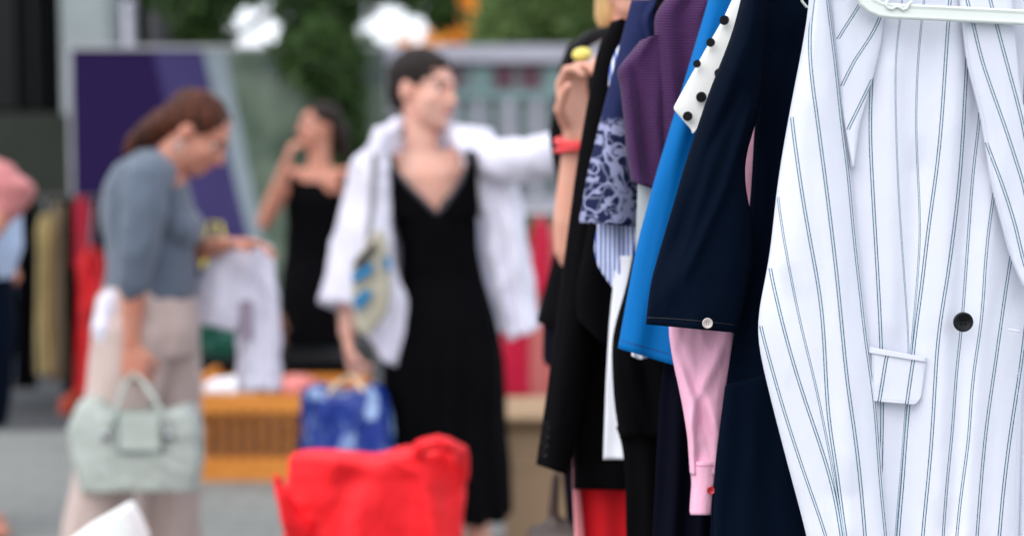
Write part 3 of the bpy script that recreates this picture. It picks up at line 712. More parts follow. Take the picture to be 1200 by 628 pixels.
def body(name, mat, P, parent, voxel=.006, fwd=None, arm=(.043, .036, .037, .028, .024), leg=(.082, .055, .056, .038, .034), slim=1, hands=(), headarg=None, foot=None, sc_=1.0):
    g = Geo(); side = (P['shR'] - P['shL']); side.normalize()
    up = (P['neck'] - P['pelvis']).normalized(); f = fwd if fwd is not None else side.cross(up).normalized()
    side = (side - f * side.dot(f)).normalized()
    pel, wai, che, nk = P['pelvis'], P['waist'], P['chest'], P['neck']
    torso(g, [pel - Vector((0, 0, .09)), pel, wai, che, che.lerp(nk, .55), nk], side, f, [(.12 * slim, .09), (.155 * slim, .105 * slim), (.118 * slim, .085 * slim), (.14 * slim, .10 * slim), (.15, .085), (.06, .055)])
    hc, hf, hu = headarg
    g.tube([nk - up * .03, nk.lerp(hc, .5), hc - hu.normalized() * .03 - hf.normalized() * .02], [.058, .052, .052], 16)
    head(g, hc, hf, hu, sc_)
    for s_ in ('L', 'R'):
        sh, el, wrp = P['sh' + s_], P['el' + s_], P['wr' + s_]
        g.tube([che.lerp(nk, .6), sh], [.05, .048], 12)
        limb(g, sh, el, wrp, *arm)
        if 'hip' + s_ in P:
            limb(g, P['hip' + s_], P['kn' + s_], P['an' + s_], *leg)
            fd = foot if foot is not None else f
            a = P['an' + s_]
            g.tube([a - fd * .03 - Vector((0, 0, .035)), a + fd * .06 - Vector((0, 0, .04)), a + fd * .15 - Vector((0, 0, .055))], [.036, .036, .026], 12)
    for h in hands: hand(g, *h)
    return g.skinned(name, mat, parent, voxel, 3), side, f

# ---- woman in the slate top, left
d1 = 4.17
def q1(x, y, dd=0): return W(x, y, d1 + dd)
wa = thing('person', 'woman in slate blue top and beige trousers bowing over a white T-shirt, ponytail', 'person', Vector((W(165, 700, d1).x, d1, 0)))
PA = dict(neck=q1(192, 190), chest=q1(176, 240), waist=q1(176, 315), pelvis=q1(172, 362),
          shR=q1(172, 207, -.16), elR=q1(156, 318, -.21), wrR=q1(155, 402, -.2), shL=q1(190, 207, .16), elL=q1(212, 298, .16), wrL=q1(266, 286, .0),
          hipR=q1(160, 375, -.08), knR=q1(135, 530, -.1), anR=Vector((q1(105, 680).x, d1 - .12, .09)), hipL=q1(185, 375, .08), knL=q1(192, 535, .1), anL=Vector((q1(196, 690).x, d1 + .1, .09)))
hf1 = Vector((.76, -.10, -.60)); hu1 = Vector((.60, 0, .80)); hc1 = q1(230, 157)
bA, sA, fA = body('body', M['skin_mid'], PA, wa, fwd=Vector((1, 0, 0)), headarg=(hc1, hf1, hu1), hands=[(PA['wrR'], Vector((.05, 0, -1)), Vector((.2, 1, 0)), 1, 1.1), (PA['wrL'], Vector((1, -.15, .02)), Vector((0, -.2, -1)), -1, .45)])
face(wa, hc1, hf1, hu1, brow='hair_red')
U = Vector((0, 0, 1))
g = Geo(); rr = hf1.cross(hu1).normalized()
hu_ = (hu1 - hf1.normalized() * hu1.dot(hf1.normalized())).normalized(); hfn = hf1.normalized()
g.ell(hc1 + hu_ * .042 - hfn * .022, rr * .084, hfn * .098, hu_ * .082, 20, 12)
g.ell(hc1 + hu_ * .03 - hfn * .05, rr * .075, hfn * .06, hu_ * .06)
g.tube([hc1 - hfn * .03 + hu_ * .03, q1(208, 141), q1(190, 149), q1(172, 158), q1(157, 168), q1(146, 180)], [.066, .064, .050, .038, .028, .010], 16)
g.skinned('hair', M['hair_red'], wa, .007, 3, wr=.004, wsc=(25, 25, 25))
g = Geo(); e = hc1 - rr * 0 ; ep = hc1 + rr * (1 if rr.y < 0 else -1) * .08 - hu_ * .045
g.tube([ep + Vector((math.cos(t) * .014, 0, math.sin(t) * .014 - .005)) for t in np.linspace(0, 6.28, 14)], .0028, 8, caps=False); g.build('earring', M['metal'], wa, True)
g = Geo()
torso(g, [q1(176, 348), q1(178, 322), q1(176, 290), q1(174, 250), q1(172, 218), q1(174, 192), q1(184, 176)], Vector((0, 1, 0)), Vector((1, 0, 0)),
      [(.155, .135), (.145, .13), (.135, .125), (.14, .135), (.14, .12), (.12, .085), (.055, .045)])
g.ell(q1(215, 268), Vector((0, .12, 0)), Vector((.055, 0, 0)), Vector((0, 0, .06)))
g.tube([PA['shR'] + Vector((0, 0, .0)), q1(168, 250, -.2), q1(160, 300, -.22), q1(156, 336, -.22)], [.062, .060, .052, .044], 16)
g.tube([PA['shL'], q1(200, 250, .19), PA['elL'], q1(224, 296, .12)], [.058, .055, .05, .042], 16)
g.tube([q1(184, 205, -.08), PA['shR']], [.06, .066], 14)
g.skinned('jersey_top', M['slate'], wa, .008, 3, wr=.006, wsc=(13, 13, 8))
g = Geo()
def seg(a, b, t): return Vector(a).lerp(Vector(b), t)
torso(g, [q1(173, 332), q1(172, 350), q1(171, 385), q1(170, 415)], Vector((0, 1, 0)), Vector((1, 0, 0)), [(.15, .115), (.165, .14), (.175, .155), (.165, .15)])
g.tube([q1(158, 385, -.08), q1(146, 450, -.09), q1(128, 530, -.1), q1(110, 620, -.11), q1(100, 694, -.12)], [.115, .105, .09, .085, .085], 18)
g.tube([q1(186, 385, .08), q1(195, 450, .09), q1(197, 530, .1), q1(199, 620, .1), q1(200, 696, .1)], [.115, .105, .095, .09, .09], 18)
g.skinned('trousers', M['trouser'], wa, .01, 5, wr=.007, wsc=(13, 13, 3))
g = Geo(); g.ell(q1(128, 368, -.14), Vector((.035, 0, 0)), Vector((0, .03, 0)), Vector((0, 0, .06))); g.tube([q1(130, 350, -.13), q1(122, 385, -.15), q1(128, 418, -.14)], [.03, .035, .012]); g.skinned('tied_cloth', M['white_cotton'], wa, .008, 3, wr=.004, wsc=(20, 20, 12))
for a in (PA['anR'], PA['anL']):
    g = Geo(); g.tube([a + Vector((-.05, 0, -.045)), a + Vector((.05, 0, -.048)), a + Vector((.16, 0, -.06))], [.042, .042, .03], 12); g.skinned('shoe', M['shoe'], wa, .008, 2)
# the white T-shirt she holds up
ts = thing('t_shirt', 'white T-shirt with a small grey print held up by the bowing woman', 't-shirt', W(290, 360, 4.25))
g = Geo()
panel(None, None, None, [(262, 288), (255, 300), (262, 330), (272, 360), (276, 400), (274, 460)], [(318, 288), (324, 320), (327, 360), (330, 400), (330, 460)], 4.30, thick=.05, nx=24, ny=40, fold=.012, nf=2.5, seed=2, geo=g, hem=lambda x: 458)
panel(None, None, None, [(268, 282), (250, 296), (236, 318), (227, 345), (222, 384)], [(304, 284), (298, 310), (292, 340), (284, 366), (278, 392)], 4.27, thick=.05, nx=16, ny=24, fold=.01, nf=1.5, seed=5, geo=g, hem=lambda x: 378 + (x - 226) * .2)
g.skinned('shirt_cloth', M['white_cotton'], ts, .008, 3, wr=.006, wsc=(16, 16, 10))
g = Geo(); g.slab(281, 352, 296, 398, 4.245, .006); g.build('printed_patch', fabric('grey_print', (150, 140, 156)), ts)

# handbag
hbm = Mat('mint_leather', (164, 172, 166), .45, spec=.4); hbm.vary(.05, 8); hbm.bump(hbm.noise(12), .008); M['mint'] = hbm.m
hb_ = thing('handbag', 'pale mint winged leather handbag held by the woman in slate blue', 'handbag', W(155, 580, 3.98))
dB = 3.98
g = Geo()
out = [(96, 462, .02), (80, 492, .035), (79, 520, .05), (88, 555, .065), (110, 576, .07)]
panel(None, None, None, [(96, 464), (85, 480), (79, 502), (83, 540), (92, 572), (94, 584)], [(222, 464), (232, 478), (236, 500), (236, 540), (232, 572), (230, 584)], dB, thick=.17, nx=36, ny=26, fold=.003, nf=1, seed=1, prof=.3, geo=g,
      top=lambda x: 467 + (21 * min(1, max(0, (x - 106) / 28)) if x < 190 else 21 - 9 * min(1, (x - 190) / 16)), hem=lambda x: 577, ridge=[([(150, 500), (195, 548), (240, 560)], 6, .012), ([(112, 470), (122, 520), (130, 575)], 9, .012)])
g.skinned('bag_body', M['mint'], hb_, .006, 2, wr=.003, wsc=(12, 12, 14))
g = Geo(); g.slab(139, 484, 188, 529, dB - .108, .014); g.build('front_flap', M['mint'], hb_, False, bevel=.005)
g = Geo(); g.slab(135, 481, 192, 533, dB - .094, .008); g.build('flap_border', plain('sage_leather', (122, 138, 130), .5), hb_, False, bevel=.003)
for k in (0, 1):
    off = -.09 + .15 * k
    g = Geo(); g.tube([W(124, 512, dB + off), W(134, 486, dB + off), W(146, 452, dB + off * .6), W(155, 438, dB - .03), W(166, 444, dB + off * .5), W(184, 472, dB + off), W(198, 512, dB + off)], .0065, 10); g.build('handle', M['mint'], hb_, True)
    for x in (124, 198):
        g = Geo(); g.ell(W(x, 510, dB + off - .008), Vector((.013, 0, 0)), Vector((0, .01, 0)), Vector((0, 0, .016))); g.build('buckle', M['metal'], hb_, True)

# ---- woman in black dress and white shirt, centre
d2 = 4.37
def q2(x, y, dd=0): return W(x, y, d2 + dd)
wb = thing('person', 'woman with cropped dark hair in black dress and open white shirt', 'person', Vector((q2(520, 700).x, d2, 0)))
PB = dict(neck=q2(492, 178), chest=q2(505, 235), waist=q2(516, 320), pelvis=q2(520, 395),
          shR=q2(437, 195, -.02), elR=q2(412, 300, .03), wrR=q2(408, 392, -.05), shL=q2(556, 183, .03), elL=q2(615, 190, -.18), wrL=q2(694, 158, -.40),
          hipR=q2(500, 405), knR=q2(500, 560), anR=Vector((q2(512, 680).x, d2, .09)), hipL=q2(545, 405), knL=q2(556, 560), anL=Vector((q2(562, 680).x, d2 + .05, .09)))
hf2 = Vector((.80, -.58, -.10)); hu2 = Vector((.06, .04, 1)); hc2 = q2(497, 107)
body('body', M['skin_fair'], PB, wb, fwd=Vector((.2, -.98, 0)).normalized(), headarg=(hc2, hf2, hu2), hands=[(PB['wrR'], Vector((.12, -.05, -1)), Vector((1, 0, .1)), 1, 1.1, 1.12), (PB['wrL'], Vector((.8, -.4, .3)), Vector((0, -.2, -1)), -1, .8)], sc_=1.08, slim=.84, arm=(.045, .040, .042, .034, .029))
face(wb, hc2, hf2, hu2, 1.08)
g = Geo(); f_ = hf2.normalized(); u_ = (hu2 - f_ * hu2.dot(f_)).normalized(); r_ = f_.cross(u_)
g.ell(hc2 + u_ * .043 - f_ * .023, r_ * .087, f_ * .106, u_ * .090, 24, 16); g.ell(hc2 + u_ * .02 - f_ * .05, r_ * .080, f_ * .072, u_ * .085); g.ell(hc2 + u_ * .0 - f_ * .07, r_ * .068, f_ * .05, u_ * .08); g.ell(hc2 + u_ * .082 + f_ * .034, r_ * .055, f_ * .045, u_ * .030)
g.skinned('cropped_hair', M['hair_dark'], wb, .006, 3, wr=.004, wsc=(45, 45, 45))
# dress with a V neck: body lofts, a skirt with folds
g = Geo(); S_ = Vector((.98, .2, 0)); F_ = Vector((.2, -.98, 0))
def w2(x0, x1, y, dp, dd=0): 
    c = q2((x0 + x1) / 2, y, dd); return (c, S_ * (x1 - x0) / 2 * d2 / F, F_ * dp)
g.loft([w2(468, 558, 248, .105), w2(462, 560, 262, .12), w2(470, 560, 290, .115), w2(470, 567, 325, .11), w2(456, 580, 370, .14), w2(447, 590, 420, .155), w2(448, 592, 480, .15), w2(450, 596, 545, .16), w2(455, 598, 603, .165)], 40)
g.ell(q2(482, 246, -.07), Vector((.055, 0, 0)), Vector((0, .045, 0)), Vector((0, 0, .045)))
g.ell(q2(536, 244, -.07), Vector((.055, 0, 0)), Vector((0, .045, 0)), Vector((0, 0, .045)))
panel(None, None, None, [(453, 180), (454, 200), (456, 256)], [(461, 180), (466, 203), (488, 226), (514, 256)], d2 - .092, thick=.05, nx=14, ny=20, fold=0, geo=g, prof=.25, tw=-.03)
panel(None, None, None, [(548, 176), (546, 196), (532, 226), (513, 256)], [(558, 176), (561, 200), (562, 256)], d2 - .085, thick=.05, nx=14, ny=20, fold=0, geo=g, prof=.25, tw=.03)
def folds2(p): 
    t = max(0, min(1, (1.0 - p.z) / .7)); a = math.atan2(p.y - d2, p.x - q2(520, 400).x)
    return .012 * t * math.sin(a * 13 + 2 * noise.noise(p * 2)) 
g.skinned('black_dress', M['black_dress'], wb, .009, 4, disp=folds2, wr=.002, wsc=(10, 10, 5))
g = Geo(); g.tube([q2(464, 200, -.115), q2(480, 219, -.12), q2(496, 234, -.125), q2(509, 248, -.125)], .006, 8); g.tube([q2(547, 195, -.105), q2(538, 215, -.115), q2(524, 236, -.12), q2(513, 249, -.125)], .006, 8); g.build('lace_neckline', fabric('grey_lace', (70, 68, 76)), wb, True)
g = Geo()
g.tube([q2(446, 186, 0), PB['shR'], q2(425, 250, .0), q2(410, 310, .0), q2(403, 358, -.03)], [.05, .064, .068, .074, .082], 18, caps=False)      # hanging sleeve
g.tube([q2(545, 178, .04), PB['shL'], q2(590, 188, -.06), PB['elL'], q2(640, 182, -.25), q2(668, 172, -.33)], [.05, .068, .066, .06, .055, .048], 18)
panel(None, None, None, [(440, 150), (424, 200), (414, 280), (412, 360), (416, 400), (440, 440)], [(466, 150), (456, 190), (454, 230), (460, 290), (474, 345), (481, 385), (474, 440)], d2 - .10, thick=.05, nx=20, ny=50, fold=.01, nf=1.5, geo=g, seed=3, hem=lambda x: 396 + max(0, x - 416) * .72)
panel(None, None, None, [(532, 150), (552, 190), (562, 240), (574, 300), (585, 350), (597, 400)], [(580, 160), (604, 210), (614, 260), (622, 320), (629, 372), (631, 392)], d2 + .0, thick=.08, nx=22, ny=50, fold=.02, nf=2, geo=g, seed=6, hem=lambda x: 399 - (x - 597) * .4)
g.tube([q2(468, 142, .0), q2(455, 156, -.04), q2(453, 176, -.09), q2(450, 200, -.11)], [.02, .026, .024, .018], 10)      # collar
g.tube([q2(516, 150, .02), q2(534, 156, -.02), q2(545, 176, -.06)], [.02, .028, .02], 10)
g.loft([(q2(495, 165, .06), S_ * .10, F_ * .03), (q2(497, 200, .08), S_ * .17, F_ * .05), (q2(510, 300, .10), S_ * .19, F_ * .05), (q2(520, 390, .13), S_ * .2, F_ * .04)], 20)
g.skinned('white_shirt', M['white_cotton'], wb, .008, 2, wr=.010, wsc=(10, 10, 6))
for a in (PB['anR'], PB['anL']):
    g = Geo(); fd = Vector((.2, -.98, 0)); g.tube([a - fd * .04 + Vector((0, 0, -.05)), a + fd * .06 + Vector((0, 0, -.05)), a + fd * .16 + Vector((0, 0, -.06))], [.042, .042, .03], 12); g.skinned('shoe', M['shoe'], wb, .008, 2)
# shoulder bag
sb = thing('shoulder_bag', 'cream shoulder bag with blue patches under the cropped-haired woman\'s arm', 'shoulder bag', W(432, 390, 4.2))
g = Geo(); panel(None, None, None, [(441, 270), (411, 309), (412, 350), (416, 385), (428, 394)], [(448, 270), (456, 295), (458, 340), (455, 366), (431, 394)], 4.17, sm=0, prof=.2, thick=.07, nx=14, ny=20, fold=.002, nf=1, geo=g)
g.skinned('bag_body', fabric('cream_canvas', (172, 168, 150)), sb, .007, 1, wr=.002)
g = Geo(); a = [W(x, y, 4.118) for x, y in ((413, 309), (437, 282), (441, 291), (421, 315))]; g.add(a + [p + Vector((0, .015, 0)) for p in a], [(0, 1, 2, 3), (7, 6, 5, 4), (0, 4, 5, 1), (1, 5, 6, 2), (2, 6, 7, 3), (3, 7, 4, 0)]); g.build('opening_lining', M['shoe'], sb)
for pts in ([(412, 320), (436, 308), (437, 318), (414, 333)], [(414, 350), (430, 338), (436, 346), (418, 366)], [(450, 300), (457, 302), (458, 318), (451, 316)]):
    g = Geo(); a = [W(x, y, 4.115 if x < 445 else 4.128) for x, y in pts]; g.add(a + [p + Vector((0, .012, 0)) for p in a], [(0, 1, 2, 3), (7, 6, 5, 4), (0, 4, 5, 1), (1, 5, 6, 2), (2, 6, 7, 3), (3, 7, 4, 0)]); g.build('blue_patch', fabric('teal_print', (20, 112, 160)), sb)
g = Geo(); g.tube([W(430, 296, 4.16), W(436, 240, 4.2), W(438, 185, 4.24), W(442, 164, 4.33), W(448, 168, 4.45), W(450, 240, 4.46), W(446, 300, 4.25)], .009, 8); g.build('strap', fabric('grey_webbing', (120, 118, 122)), sb, True)
# blue patterned carrier
def bluebag():
    m = Mat('blue_woven_plastic', (20, 60, 150), .35)
    f = m.ramp(m.noise(16, m.coord('Object', (1, 1, .5)), 3), .52, .60)
    m.color(m.mix(f, (14, 48, 132), (150, 178, 216))); m.bump(m.noise(20), .008); return m.m
cb = thing('carrier_bag', 'blue and white crinkled carrier bag hanging from the cropped-haired woman\'s hand', 'carrier bag', W(408, 620, 4.2))
g = Geo(); panel(None, None, None, [(352, 456), (354, 490), (352, 560), (356, 640)], [(452, 456), (458, 490), (464, 560), (462, 640)], 4.2, thick=.2, nx=30, ny=36, fold=.02, nf=3, geo=g, seed=3, top=lambda x: 458 + 12 * math.exp(-((x - 400) / 16) ** 2) + 3 * math.sin(x * .2))
g.skinned('bag_body', bluebag(), cb, .009, 3, wr=.008, wsc=(16, 16, 10))
for o_ in (-.05, .05):
    g = Geo(); g.tube([W(378, 470, 4.2 + o_), W(392, 452, 4.21 + o_), W(411, 440, 4.3 + o_ * .3), W(424, 454, 4.21 + o_), W(434, 470, 4.2 + o_)], .008, 8); g.build('handle', fabric('bag_handle', (214, 196, 170)), cb, True)
# red bag in front
rbm = Mat('red_nonwoven', (238, 30, 40), .6, spec=.3); rbm.vary(.05, 5); rbm.bump(rbm.noise(9, None, 2), .02); M['redbag'] = rbm.m
rg = thing('tote_bag', 'large bright red tote bag slumped open in front of the women', 'tote bag', W(440, 800, 3.0))
g = Geo(); dR = 3.05
panel(None, None, None, [(338, 528), (334, 560), (333, 620), (332, 700), (330, 900)], [(546, 528), (544, 600), (536, 700), (530, 900)], dR, thick=.13, nx=50, ny=60, fold=.018, nf=1.2, seed=5, geo=g, prof=.35, grow=.2,
      top=lambda x: 537 + 3 * math.sin(x * .05) + 6 * math.exp(-((x - 440) / 25) ** 2) - 12 * math.exp(-((x - 520) / 18) ** 2),
      ridge=[([(470, 540), (500, 560), (520, 700)], 14, .03), ([(420, 540), (380, 640)], 20, -.03)])
g.tube([W(488, 534, dR - .03), W(492, 522, dR - .08), W(505, 519, dR - .1), W(522, 519, dR - .1), (W(540, 528, dR - .05)), W(544, 560, dR - .02)], [.010, .013, .015, .016, .016, .012], 12)
g.tube([W(342, 600, dR - .06), W(330, 580, dR - .1), W(324, 558, dR - .12)], [.02, .014, .008], 10)
g.tube([W(350, 620, dR - .06), W(338, 610, dR - .1), W(328, 575, dR - .12)], [.03, .02, .01], 10)
g.skinned('bag_body', M['redbag'], rg, .007, 3, wr=.005, wsc=(6, 6, 9))
g = Geo(); g.tube([W(494, 532, dR - .1), W(498, 520, dR - .16), W(512, 514, dR - .18), W(530, 520, dR - .16), W(536, 540, dR - .14)], .012, 10, flat=.4); g.build('handle', M['redbag'], rg, True)
# white paper corner at the bottom left
wp = thing('paper_bag', 'white paper bag corner poking up below the mint handbag', 'paper bag', W(120, 800, 3.0))
g = Geo(); panel(None, None, None, [(70, 596), (74, 900)], [(172, 596), (176, 900)], 3.0, thick=.12, nx=24, ny=24, fold=.01, nf=1, prof=.3, geo=g, top=lambda x: 598 + (abs(x - 140) * (1.4 if x > 140 else .62)))
g.skinned('bag_body', plain('white_paper', (225, 228, 226), .8), wp, .007, 2, wr=.004)

# ---- woman with her hand at her mouth, behind
d3 = 7.0
def q3(x, y, dd=0): return W(x, y, d3 + dd)
wc = thing('person', 'woman in sleeveless black dress holding a hand to her mouth', 'person', Vector((q3(370, 500).x, d3, 0)))
PC = dict(neck=q3(375, 196), chest=q3(370, 232), waist=q3(366, 290), pelvis=q3(364, 335), shR=q3(341, 207, -.02), elR=q3(309, 262, -.12), wrR=q3(335, 193, -.22), shL=q3(409, 207, .0), elL=q3(418, 275, .05), wrL=q3(412, 332, -.02),
          hipR=q3(352, 340), knR=q3(352, 430), anR=Vector((q3(352, 500).x, d3, .09)), hipL=q3(378, 340), knL=q3(378, 430), anL=Vector((q3(380, 500).x, d3, .09)))
hf3 = Vector((-.80, -.6, .05)); hu3 = Vector((-.02, 0, 1)); hc3 = q3(373, 150)
body('body', M['skin_mid'], PC, wc, fwd=Vector((-.25, -.97, 0)).normalized(), voxel=.008, headarg=(hc3, hf3, hu3), hands=[(PC['wrR'], Vector((.35, -.1, 1)), Vector((.9, .3, 0)), 1, .9), (PC['wrL'], Vector((0, 0, -1)), Vector((-1, 0, 0)), -1, .5)])
face(wc, hc3, hf3, hu3)
g = Geo(); f_ = hf3.normalized(); u_ = hu3; r_ = f_.cross(u_)
g.ell(hc3 + u_ * .048 - f_ * .032, r_ * .088, f_ * .098, u_ * .082, 20, 12); g.ell(hc3 - f_ * .08 - u_ * .01, r_ * .08, f_ * .06, u_ * .09)
g.tube([hc3 - f_ * .10, q3(398, 165, .05), q3(404, 185, .06)], [.06, .05, .025])
g.skinned('hair', M['hair_brown'], wc, .008, 3, wr=.004, wsc=(25, 25, 25))
g = Geo(); c3 = d3 / F
def w3(x0, x1, y, dp): return (q3((x0 + x1) / 2, y), Vector((1, 0, 0)) * (x1 - x0) / 2 * c3, Vector((0, 1, 0)) * dp)
g.loft([w3(338, 405, 213, .09), w3(334, 406, 235, .13), w3(336, 402, 262, .12), w3(334, 400, 300, .11), w3(328, 404, 340, .14), w3(326, 406, 400, .16), w3(326, 408, 465, .18)], 30)
g.tube([q3(342, 203, -.02), q3(343, 216, -.09)], .02); g.tube([q3(404, 203, -.02), q3(401, 216, -.09)], .02)
g.skinned('black_dress', M['black_dress'], wc, .011, 4, wr=.006, wsc=(10, 10, 3))

# ---- vendor behind the rack: blond hair, raised arm
d4 = 2.42
def q4(x, y, dd=0): return W(x, y, d4 + dd)
wd = thing('person', 'blond person behind the rack with a raised forearm and red bracelet', 'person', Vector((q4(745, 800).x, d4 + .1, 0)))
PD = dict(neck=q4(752, 50, .06), chest=q4(752, 140, .08), waist=q4(752, 260, .08), pelvis=q4(752, 340, .08), shR=q4(722, 118, -.02), elR=q4(672, 302, -.03), wrR=q4(670, 160, -.08), shL=q4(830, 118, .12), elL=q4(800, 330, .14), wrL=q4(694, 498, .12),
          hipR=q4(720, 350, .08), knR=q4(722, 640, .08), anR=Vector((q4(722, 900).x, d4 + .1, .09)), hipL=q4(785, 350, .08), knL=q4(785, 640, .08), anL=Vector((q4(785, 900).x, d4 + .1, .09)))
hf4 = Vector((-.5, -.85, -.1)); hu4 = Vector((0, 0, 1)); hc4 = q4(760, -48, .04)
PD['shR'] = q4(712, 110, .05); PD['shL'] = q4(800, 110, .2); PD['elR'] = q4(670, 296, -.05); PD['wrR'] = q4(675, 158, -.08)
body('body', M['skin_tan'], PD, wd, fwd=Vector((-.35, -.93, 0)).normalized(), voxel=.0045, headarg=(hc4, hf4, hu4), hands=[(PD['wrR'], Vector((-.10, -.05, 1)), Vector((.75, -.65, 0)), -1, .95, .95), (PD['wrL'], Vector((-.45, -.05, -1)), Vector((1, 0, -.3)), 1, .7, .95)], arm=(.046, .032, .034, .025, .022))
face(wd, hc4, hf4, hu4, brow='hair_blond')
g = Geo(); f_ = hf4.normalized(); u_ = (hu4 - f_ * hu4.dot(f_)).normalized(); r_ = f_.cross(u_)
g.ell(hc4 + u_ * .045 - f_ * .025, r_ * .09, f_ * .1, u_ * .085, 20, 12); g.ell(hc4 - u_ * .03 - f_ * .055, r_ * .09, f_ * .075, u_ * .12); g.tube([hc4 - r_ * .07, hc4 - r_ * .078 - u_ * .1], [.03, .025]); g.tube([hc4 + r_ * .07, hc4 + r_ * .078 - u_ * .1], [.03, .025])
g.skinned('hair', M['hair_blond'], wd, .007, 3, wr=.004, wsc=(25, 25, 10))
g = Geo(); torso(g, [q4(752, 380, .1), q4(752, 260, .1), q4(752, 160, .1), q4(750, 100, .09), q4(748, 72, .08)], Vector((1, .1, 0)), Vector((.1, -1, 0)), [(.19, .13), (.14, .11), (.165, .125), (.15, .09), (.07, .06)])
g.tube([PD['shR'], q4(700, 170, .04)], [.06, .06]); g.tube([PD['shL'], PD['shL'].lerp(PD['elL'], .4)], [.06, .058]); g.skinned('black_top', M['dark_cloth'], wd, .009, 3, wr=.003)
g = Geo(); g.tube([q4(722, 350, .09), q4(722, 640, .09), q4(722, 920, .09)], [.115, .085, .07], 16); g.tube([q4(785, 350, .09), q4(785, 640, .09), q4(785, 920, .09)], [.115, .085, .07], 16); g.loft([(q4(752, 330, .1), Vector((.17, 0, 0)), Vector((0, .12, 0))), (q4(752, 430, .1), Vector((.18, 0, 0)), Vector((0, .13, 0)))], 20)
g.skinned('trousers', M['deep_navy'], wd, .01, 3, wr=.004)
g = Geo(); g.tube([q4(675, 166, -.08) + Vector((math.cos(t) * .031, math.sin(t) * .03, .006 * math.sin(t))) for t in np.linspace(0, 6.283, 20)], .006, 8, caps=False)
g.tube([q4(675, 174, -.08) + Vector((math.cos(t) * .032, math.sin(t) * .031, .004 * math.cos(t))) for t in np.linspace(0, 6.283, 20)], .005, 8, caps=False); g.build('bracelet', plain('red_beads', (226, 60, 66), .4), wd, True)
# what the raised hand grips: black grip strap with yellow badge
cmr = thing('clip_hanger', 'black hanger clip with a yellow grip in the raised hand', 'clip hanger', q4(680, 70, -.06))
g = Geo(); g.tube([q4(660, 84, -.07), q4(672, 60, -.07), q4(690, 46, -.06), q4(712, 36, -.04)], [.012, .016, .014, .01], 10, flat=.7); g.tube([q4(668, 90, -.07), q4(690, 88, -.06), q4(715, 84, -.04)], [.014, .013, .012], 10); g.skinned('clip_body', M['plastic_black'], cmr, .004, 2)
g = Geo(); g.ell(q4(682, 64, -.098), Vector((.016, 0, .0)), Vector((0, .008, 0)), Vector((.002, 0, .011))); g.build('yellow_grip', plain('yellow_plastic', (232, 218, 112), .4), cmr, True)
# low hand sliver behind the blazer cuff = a person farther back seated? keep the vendor's bag strap
vb = thing('person_bag', 'dark slouchy bag hanging low behind the black blazer cuff', 'bag', W(655, 620, 2.6))
vb.name = 'slouch_bag'
g = Geo(); g.tube([W(652, 555, 2.5), W(648, 600, 2.5), W(650, 660, 2.5)], [.01, .012, .012], 8); g.tube([W(640, 640, 2.5), W(670, 650, 2.5), W(720, 650, 2.5)], [.05, .07, .06], 12); g.skinned('bag_body', plain('brown_leather', (52, 38, 32), .5), vb, .008, 3)

# ---- person cut by the left edge
d5 = 5.0
def q5(x, y, dd=0): return W(x, y, d5 + dd)
we = thing('person', 'person in dusty pink sleeve and light blue top cut by the left edge', 'person', Vector((q5(-45, 600).x, d5, 0)))
PE = dict(neck=q5(-62, 150), chest=q5(-55, 200), waist=q5(-52, 280), pelvis=q5(-50, 340), shR=q5(-75, 178, .14), elR=q5(-60, 260, .2), wrR=q5(-10, 300, .15), shL=q5(-30, 192, -.14), elL=q5(17, 230, -.18), wrL=q5(-20, 290, -.25),
          hipR=q5(-60, 345, .08), knR=q5(-60, 480, .08), anR=Vector((q5(-60, 600).x, d5 + .08, .09)), hipL=q5(-42, 345, -.08), knL=q5(-35, 480, -.08), anL=Vector((q5(-35, 600).x, d5 - .08, .09)))
hf5 = Vector((.9, -.1, -.4)); hu5 = Vector((.4, 0, .9)); hc5 = q5(-42, 108)
body('body', M['skin_mid'], PE, we, fwd=Vector((1, 0, 0)), voxel=.008, headarg=(hc5, hf5, hu5), hands=[(PE['wrR'], Vector((.8, 0, -.5)), Vector((0, 0, -1)), 1, .8), (PE['wrL'], Vector((-.4, 0, -1)), Vector((0, 1, 0)), 1, .8)])
face(we, hc5, hf5, hu5)
g = Geo(); g.ell(hc5 + hu5 * .045 - hf5 * .03, Vector((0, .088, 0)), hf5.normalized() * .1, hu5.normalized() * .085, 20, 12); g.ell(hc5 - hf5 * .08, Vector((0, .08, 0)), hf5.normalized() * .06, hu5.normalized() * .09); g.skinned('hair', M['hair_brown'], we, .008, 3, wr=.004, wsc=(25, 25, 25))
g = Geo(); g.tube([q5(-50, 190, -.08), q5(-30, 203, -.14), q5(-2, 214, -.16), q5(20, 228, -.18), q5(8, 250, -.2)], [.06, .07, .075, .066, .04], 16); g.loft([(q5(-55, 175), Vector((.10, 0, 0)), Vector((0, .16, 0))), (q5(-52, 230), Vector((.14, 0, 0)), Vector((0, .19, 0)))], 20)
g.skinned('pink_cardigan', M['pink_knit'], we, .009, 4, wr=.008, wsc=(14, 14, 14), seed=3)
g = Geo(); torso(g, [q5(-48, 330), q5(-40, 290), q5(-35, 250), q5(-45, 210)], Vector((0, 1, 0)), Vector((1, 0, 0)), [(.17, .18), (.17, .19), (.16, .17), (.14, .12)]); g.skinned('light_blue_top', M['blue_sky'], we, .01, 4, wr=.006)
g = Geo(); g.loft([(q5(-45, 305), Vector((.17, 0, 0)), Vector((0, .17, 0))), (q5(-42, 380), Vector((.18, 0, 0)), Vector((0, .18, 0))), (q5(-40, 440), Vector((.16, 0, 0)), Vector((0, .17, 0))), (q5(-38, 500), Vector((.13, 0, 0)), Vector((0, .16, 0)))], 20); g.skinned('navy_skirt', M['navy'], we, .01, 4, wr=.006)

